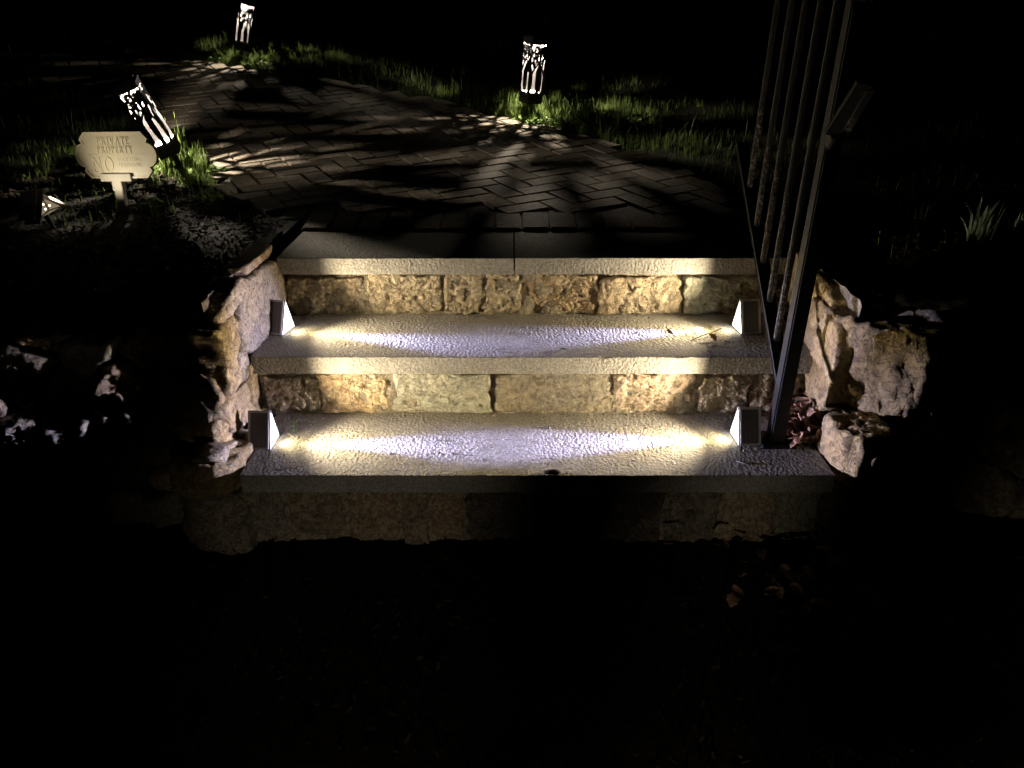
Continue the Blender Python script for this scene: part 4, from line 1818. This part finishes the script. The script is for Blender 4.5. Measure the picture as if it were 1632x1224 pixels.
def weed(p, n, spread, size, label, seed, group='low leafy weeds'):
    """low clump of small rounded leaves on short stems"""
    r = random.Random(seed)
    root = empty('weed', p)
    tag(root, label, 'weed', group)
    vs, fs, sv, sf = [], [], [], []
    for i in range(n):
        a, q = r.uniform(0, 6.28), spread * math.sqrt(r.random())
        c = Vector((math.cos(a) * q, math.sin(a) * q, r.uniform(.01, .05) * (1.3 - q / spread)))
        nrm = Vector((r.gauss(0, .5), r.gauss(0, .5), 1)).normalized()
        t1 = nrm.orthogonal().normalized()
        t1 = Matrix.Rotation(r.uniform(0, 6.28), 3, nrm) @ t1
        t2 = nrm.cross(t1)
        s = size * r.uniform(.6, 1.25)
        k = len(vs)
        vs.append(c - nrm * s * .12)
        for j in range(7):
            b = j / 7 * 6.283
            rr = s * (1 + .25 * math.cos(b))
            vs.append(c + t1 * math.cos(b) * rr + t2 * math.sin(b) * rr * .75)
        for j in range(7):
            fs.append((k, k + 1 + j, k + 1 + (j + 1) % 7))
        add_blade(sv, sf, Vector((c.x * .5, c.y * .5, -.01)), c.z + .012, .0012, .2, a, 2)
    mesh_obj('leaves', vs, fs, M['weed'], root)
    mesh_obj('stems', sv, sf, M['weed'], root)
    return root


weed(stand(872, 196), 150, .13, .010, 'bright leafy weed at the foot of the upright lantern', 1)
weed(stand(830, 196), 50, .08, .009, 'small leafy weed on the paving side of the upright lantern', 2)
weed(stand(935, 212), 90, .14, .009, 'leafy weed spreading in the grass past the upright lantern', 3)
weed(stand(1010, 200), 70, .16, .014, 'sparse round-leaved weed out in the dark lawn', 4)
weed(stand(425, 104), 120, .16, .011, 'bright leafy weed at the foot of the farthest lantern', 5)
weed(stand(350, 98), 60, .12, .010, 'leafy weed on the far side of the farthest lantern', 6)
weed(stand(330, 278), 80, .10, .009, 'dusty weed between the tilted lantern and the paving', 7)
weed(stand(340, 315), 60, .10, .008, 'dusty weed at the paving corner above the steps', 8)
weed(stand(243, 328), 9, .045, .020, 'yellow-green broad leaved plant just beside the sign post', 9)
weed(stand(16, 318), 26, .07, .011, 'small plant at the frame edge beyond the spotlight', 10)
tuft(stand(770, 172), 60, .13, .10, .0026, M['grass'], 'grass_tuft', 'tall grass tuft at the paving edge before the upright lantern', 'grass tuft', 'tall grass tufts', 1)
tuft(stand(815, 165), 60, .15, .10, .0026, M['grass'], 'grass_tuft', 'tall grass tuft directly behind the upright lantern', 'grass tuft', 'tall grass tufts', 2)
tuft(stand(905, 190), 90, .16, .12, .0028, M['grass'], 'grass_tuft', 'thickest grass tuft beside the upright lantern, lawn side', 'grass tuft', 'tall grass tufts', 3)
tuft(stand(880, 178), 40, .12, .08, .0026, M['grass'], 'grass_tuft', 'grass tuft between the upright lantern and the thickest tuft', 'grass tuft', 'tall grass tufts', 8)
tuft(stand(268, 255), 34, .22, .07, .0030, M['grass'], 'grass_tuft', 'long bladed grass tuft beside the tilted lantern', 'grass tuft', 'tall grass tufts', 4)
tuft(stand(288, 264), 16, .34, .06, .0034, M['grass'], 'grass_tuft', 'tall spiky grass tuft rising in front of the tilted lantern', 'grass tuft', 'tall grass tufts', 9, .12)
tuft(stand(300, 262), 40, .11, .07, .0028, M['grass'], 'grass_tuft', 'short grass tuft between the tilted lantern and the paving', 'grass tuft', 'tall grass tufts', 5)
tuft(stand(360, 95), 46, .16, .10, .0030, M['grass'], 'grass_tuft', 'grass tuft on the far side of the farthest lantern', 'grass tuft', 'tall grass tufts', 6)
tuft(stand(440, 98), 60, .13, .13, .0030, M['grass'], 'grass_tuft', 'grass tuft on the near side of the farthest lantern', 'grass tuft', 'tall grass tufts', 7)
tuft(on_terrain(1556, 378), 26, .135, .055, .0050, M['daffodil'], 'strap_leaf_plant', 'pale strap-leaved plant tuft on the bank beyond the railing', 'plant', 'strap-leaved plants on the bank', 21, .25)
tuft(on_terrain(1470, 348), 7, .10, .03, .0042, M['daffodil'], 'strap_leaf_plant', 'sparse pale seedling nearest the railing on the bank', 'plant', 'strap-leaved plants on the bank', 22, .2)
tuft(on_terrain(1614, 372), 9, .10, .03, .0042, M['daffodil'], 'strap_leaf_plant', 'sparse pale seedling at the frame edge on the bank', 'plant', 'strap-leaved plants on the bank', 23, .3)


# ------------------------------------------------------------------ dead leaves
def leaf_mesh(k):
    r = random.Random(900 + k)
    n, m = 7, 4
    vs, fs = [], []
    L_, W_ = r.uniform(.042, .060), r.uniform(.016, .024)
    curl, fold = r.uniform(-1.4, 1.8), r.uniform(.2, .9)
    for i in range(n + 1):
        t = i / n
        w = W_ * math.sin(math.pi * min(1, t * .94 + .03)) ** .8 * (1 + .18 * math.sin(t * 22 + k))
        a = curl * (t - .5)
        cx = L_ * (math.sin(a) / curl if abs(curl) > .05 else t - .5)
        cz = L_ * ((1 - math.cos(a)) / curl if abs(curl) > .05 else 0)
        for j in range(m + 1):
            s = j / m * 2 - 1
            vs.append((cx, s * w * math.cos(fold * abs(s)), cz + abs(s) * w * math.sin(fold) + .0025 * math.sin(5 * t + 4 * s + k)))
    for i in range(n):
        for j in range(m):
            a = i * (m + 1) + j
            fs.append((a, a + 1, a + m + 2, a + m + 1))
    me = bpy.data.meshes.new('dead_leaf')
    me.from_pydata(vs, [], fs)
    me.polygons.foreach_set('use_smooth', [True] * len(me.polygons))
    me.materials.append(M['dead'])
    return me


LEAVES = [leaf_mesh(k) for k in range(8)]


def dead_leaf(p, r, label, group, sc=1.0, flat=False):
    o = bpy.data.objects.new('dead_leaf', LEAVES[r.randrange(8)])
    o.location = p
    t = .35 if flat else 1.1
    o.rotation_euler = (r.uniform(-t, t), r.uniform(-t, t), r.uniform(0, 6.28))
    o.scale = (sc * r.uniform(.8, 1.15),) * 3
    tag(o, label, 'dead leaf', group)
    return link(o)


r = random.Random(77)
for i in range(105):
    u, v = r.random(), r.random()
    x = .805 + .115 * u
    y = 1.915 + .20 * v
    if abs(x - RX) < .045 and abs(y - PY) < .045:
        continue
    hgt = .085 * (0.3 + .7 * v) * (0.5 + .5 * u) + .01
    dead_leaf((x, y, Z1 + .008 + hgt * r.random()), r, 'curled brown dead leaf heaped behind the railing post', 'dead leaves heaped behind the railing post', sc=1.0)
for i in range(46):
    x = r.gauss(.82, .16)
    y = 1.72 - abs(r.gauss(0, .16))
    dead_leaf((x, y, .012 + max(0, (y - 1.5)) * .25 * r.random()), r, 'brown dead leaf on the dark ground below the railing side of the steps', 'dead leaves on the dark ground below the steps', flat=True, sc=.9)
r2 = random.Random(5)
o = dead_leaf((.63, 2.245, Z2 + .010), r2, 'crumpled grey leaf lying with the twig on the middle tread', None, .55)
o = dead_leaf((.645, 2.225, Z2 + .008), r2, 'smaller crumpled leaf touching the twig on the middle tread', None, .4)


def twig(pts, rad, label):
    bm = bmesh.new()
    for a, b in zip(pts[:-1], pts[1:]):
        bar_bm(a, b, rad, rad, bm=bm, up=Vector((0.1, .2, 1)))
    o = bm_obj('twig', bm, M['twig'])
    tag(o, label, 'twig', 'small twigs on the treads')


z = Z2 + .004
twig([(.56, 2.235, z), (.60, 2.262, z + .006), (.645, 2.285, z + .012), (.668, 2.293, z + .018)], .0026, 'thin curved twig in front of the middle tread lamp by the railing')
twig([(.588, 2.268, z), (.582, 2.29, z + .006), (.592, 2.312, z + .012), (.612, 2.318, z + .01)], .0018, 'tiny hooked twig tip behind the thin curved twig')
twig([(-.665, 1.995, Z1 + .006), (-.655, 1.985, Z1 + .012), (-.635, 1.975, Z1 + .004)], .0018, 'tiny twig at the lowest tread lamp by the sign-side wall')

# bits on the treads
gl = bpy.data.objects.new('green_leaf', LEAVES[2].copy())
gl.data.materials.clear()
gl.data.materials.append(M['weed'])
gl.location = (.156, 2.16, Z2 + .005)
gl.scale = (.35,) * 3
tag(link(gl), 'tiny fresh green leaf on the front of the middle tread', 'leaf')
ch = stone([(-.016, -.006), (.016, -.007), (.018, .004), (0, .009), (-.017, .005)], (.107, 1.785, Z1), X, Y, Z, .009, -.001, M['soil'], None, rough=.002, seed=5, nper=20, rings=4, edge=.006, it=1, name='stone_chip')
tag(ch, 'small dark stone chip on the front edge of the lowest tread', 'stone chip')
wd = weed(Vector((-.648, 2.02, Z1)), 7, .012, .006, 'tiny sprout behind the lowest tread lamp by the wall', 31)

def build_grit():
    r = random.Random(44)
    vs, fs = [], []
    for i in range(420):
        if r.random() < .55:
            x, y, z = r.uniform(-.66, .84), r.uniform(Y1 + .01, R2 - .02), Z1
        else:
            x, y, z = r.uniform(-.74, .88), r.uniform(Y2 + .01, R3 - .02), Z2
        if r.random() < .35:
            y = (R2 if z == Z1 else R3) - abs(r.gauss(0, .012)) - .006
        s_ = r.uniform(.0008, .0022) * (1.7 if r.random() < .06 else 1)
        k = len(vs)
        m = Matrix.Rotation(r.uniform(0, 6.28), 3, 'Z')
        st = r.uniform(1, 1.8) if r.random() < .9 else r.uniform(4, 9)
        for (a, b, c_) in ((-1, -1, 0), (1, -.8, 0), (.9, 1, 0), (-1, .8, 0), (-.4, -.5, 1.1), (.6, -.2, 1.2), (.1, .6, .9)):
            vs.append(Vector((x, y, z + .0003)) + m @ Vector((a * s_ * st, b * s_, c_ * s_)))
        for q in ((0, 1, 5, 4), (1, 2, 5), (2, 6, 5), (2, 3, 6), (3, 0, 4, 6), (4, 5, 6)):
            fs.append(tuple(k + j for j in q))
    o = mesh_obj('grit', vs, fs, M['grit'])
    tag(o, 'fine grit and needle bits scattered over the lit treads', 'grit', kind='stuff')


M['grit'] = plain('grit', (0.16, 0.13, 0.10), 0.9, var=0.6, scale=60)
build_grit()

# far wooden stub on the dark lawn
fp = on_terrain(1478, 80)
stub = empty('wooden_stake', fp, (0, R(4), R(20)))
tag(stub, 'short weathered stake standing far out on the dark lawn', 'stake')
bm = bmesh.new()
bmesh.ops.create_cone(bm, cap_ends=True, segments=9, radius1=.040, radius2=.030, depth=.11)
bmesh.ops.translate(bm, verts=bm.verts, vec=(0, 0, .055))
for v in bm.verts:
    v.co += Vector((rng.uniform(-.003, .003), rng.uniform(-.003, .003), 0))
bm_obj('shaft', bm, M['wood'], stub)
bm = bmesh.new()
bmesh.ops.create_icosphere(bm, subdivisions=2, radius=.032)
for v in bm.verts:
    v.co.z = v.co.z * .75 + .135
bm_obj('knob', bm, M['wood'], stub)

# ------------------------------------------------------------------ lantern of the same row, lower down the slope behind the viewpoint
lb = Vector((-0.05, -0.75, -0.14))
lantern(lb, (R(8), R(3), R(20)), 'path lantern on the dark ground below the steps, out of frame', 22.0, 1.0, led_drop=0.10)
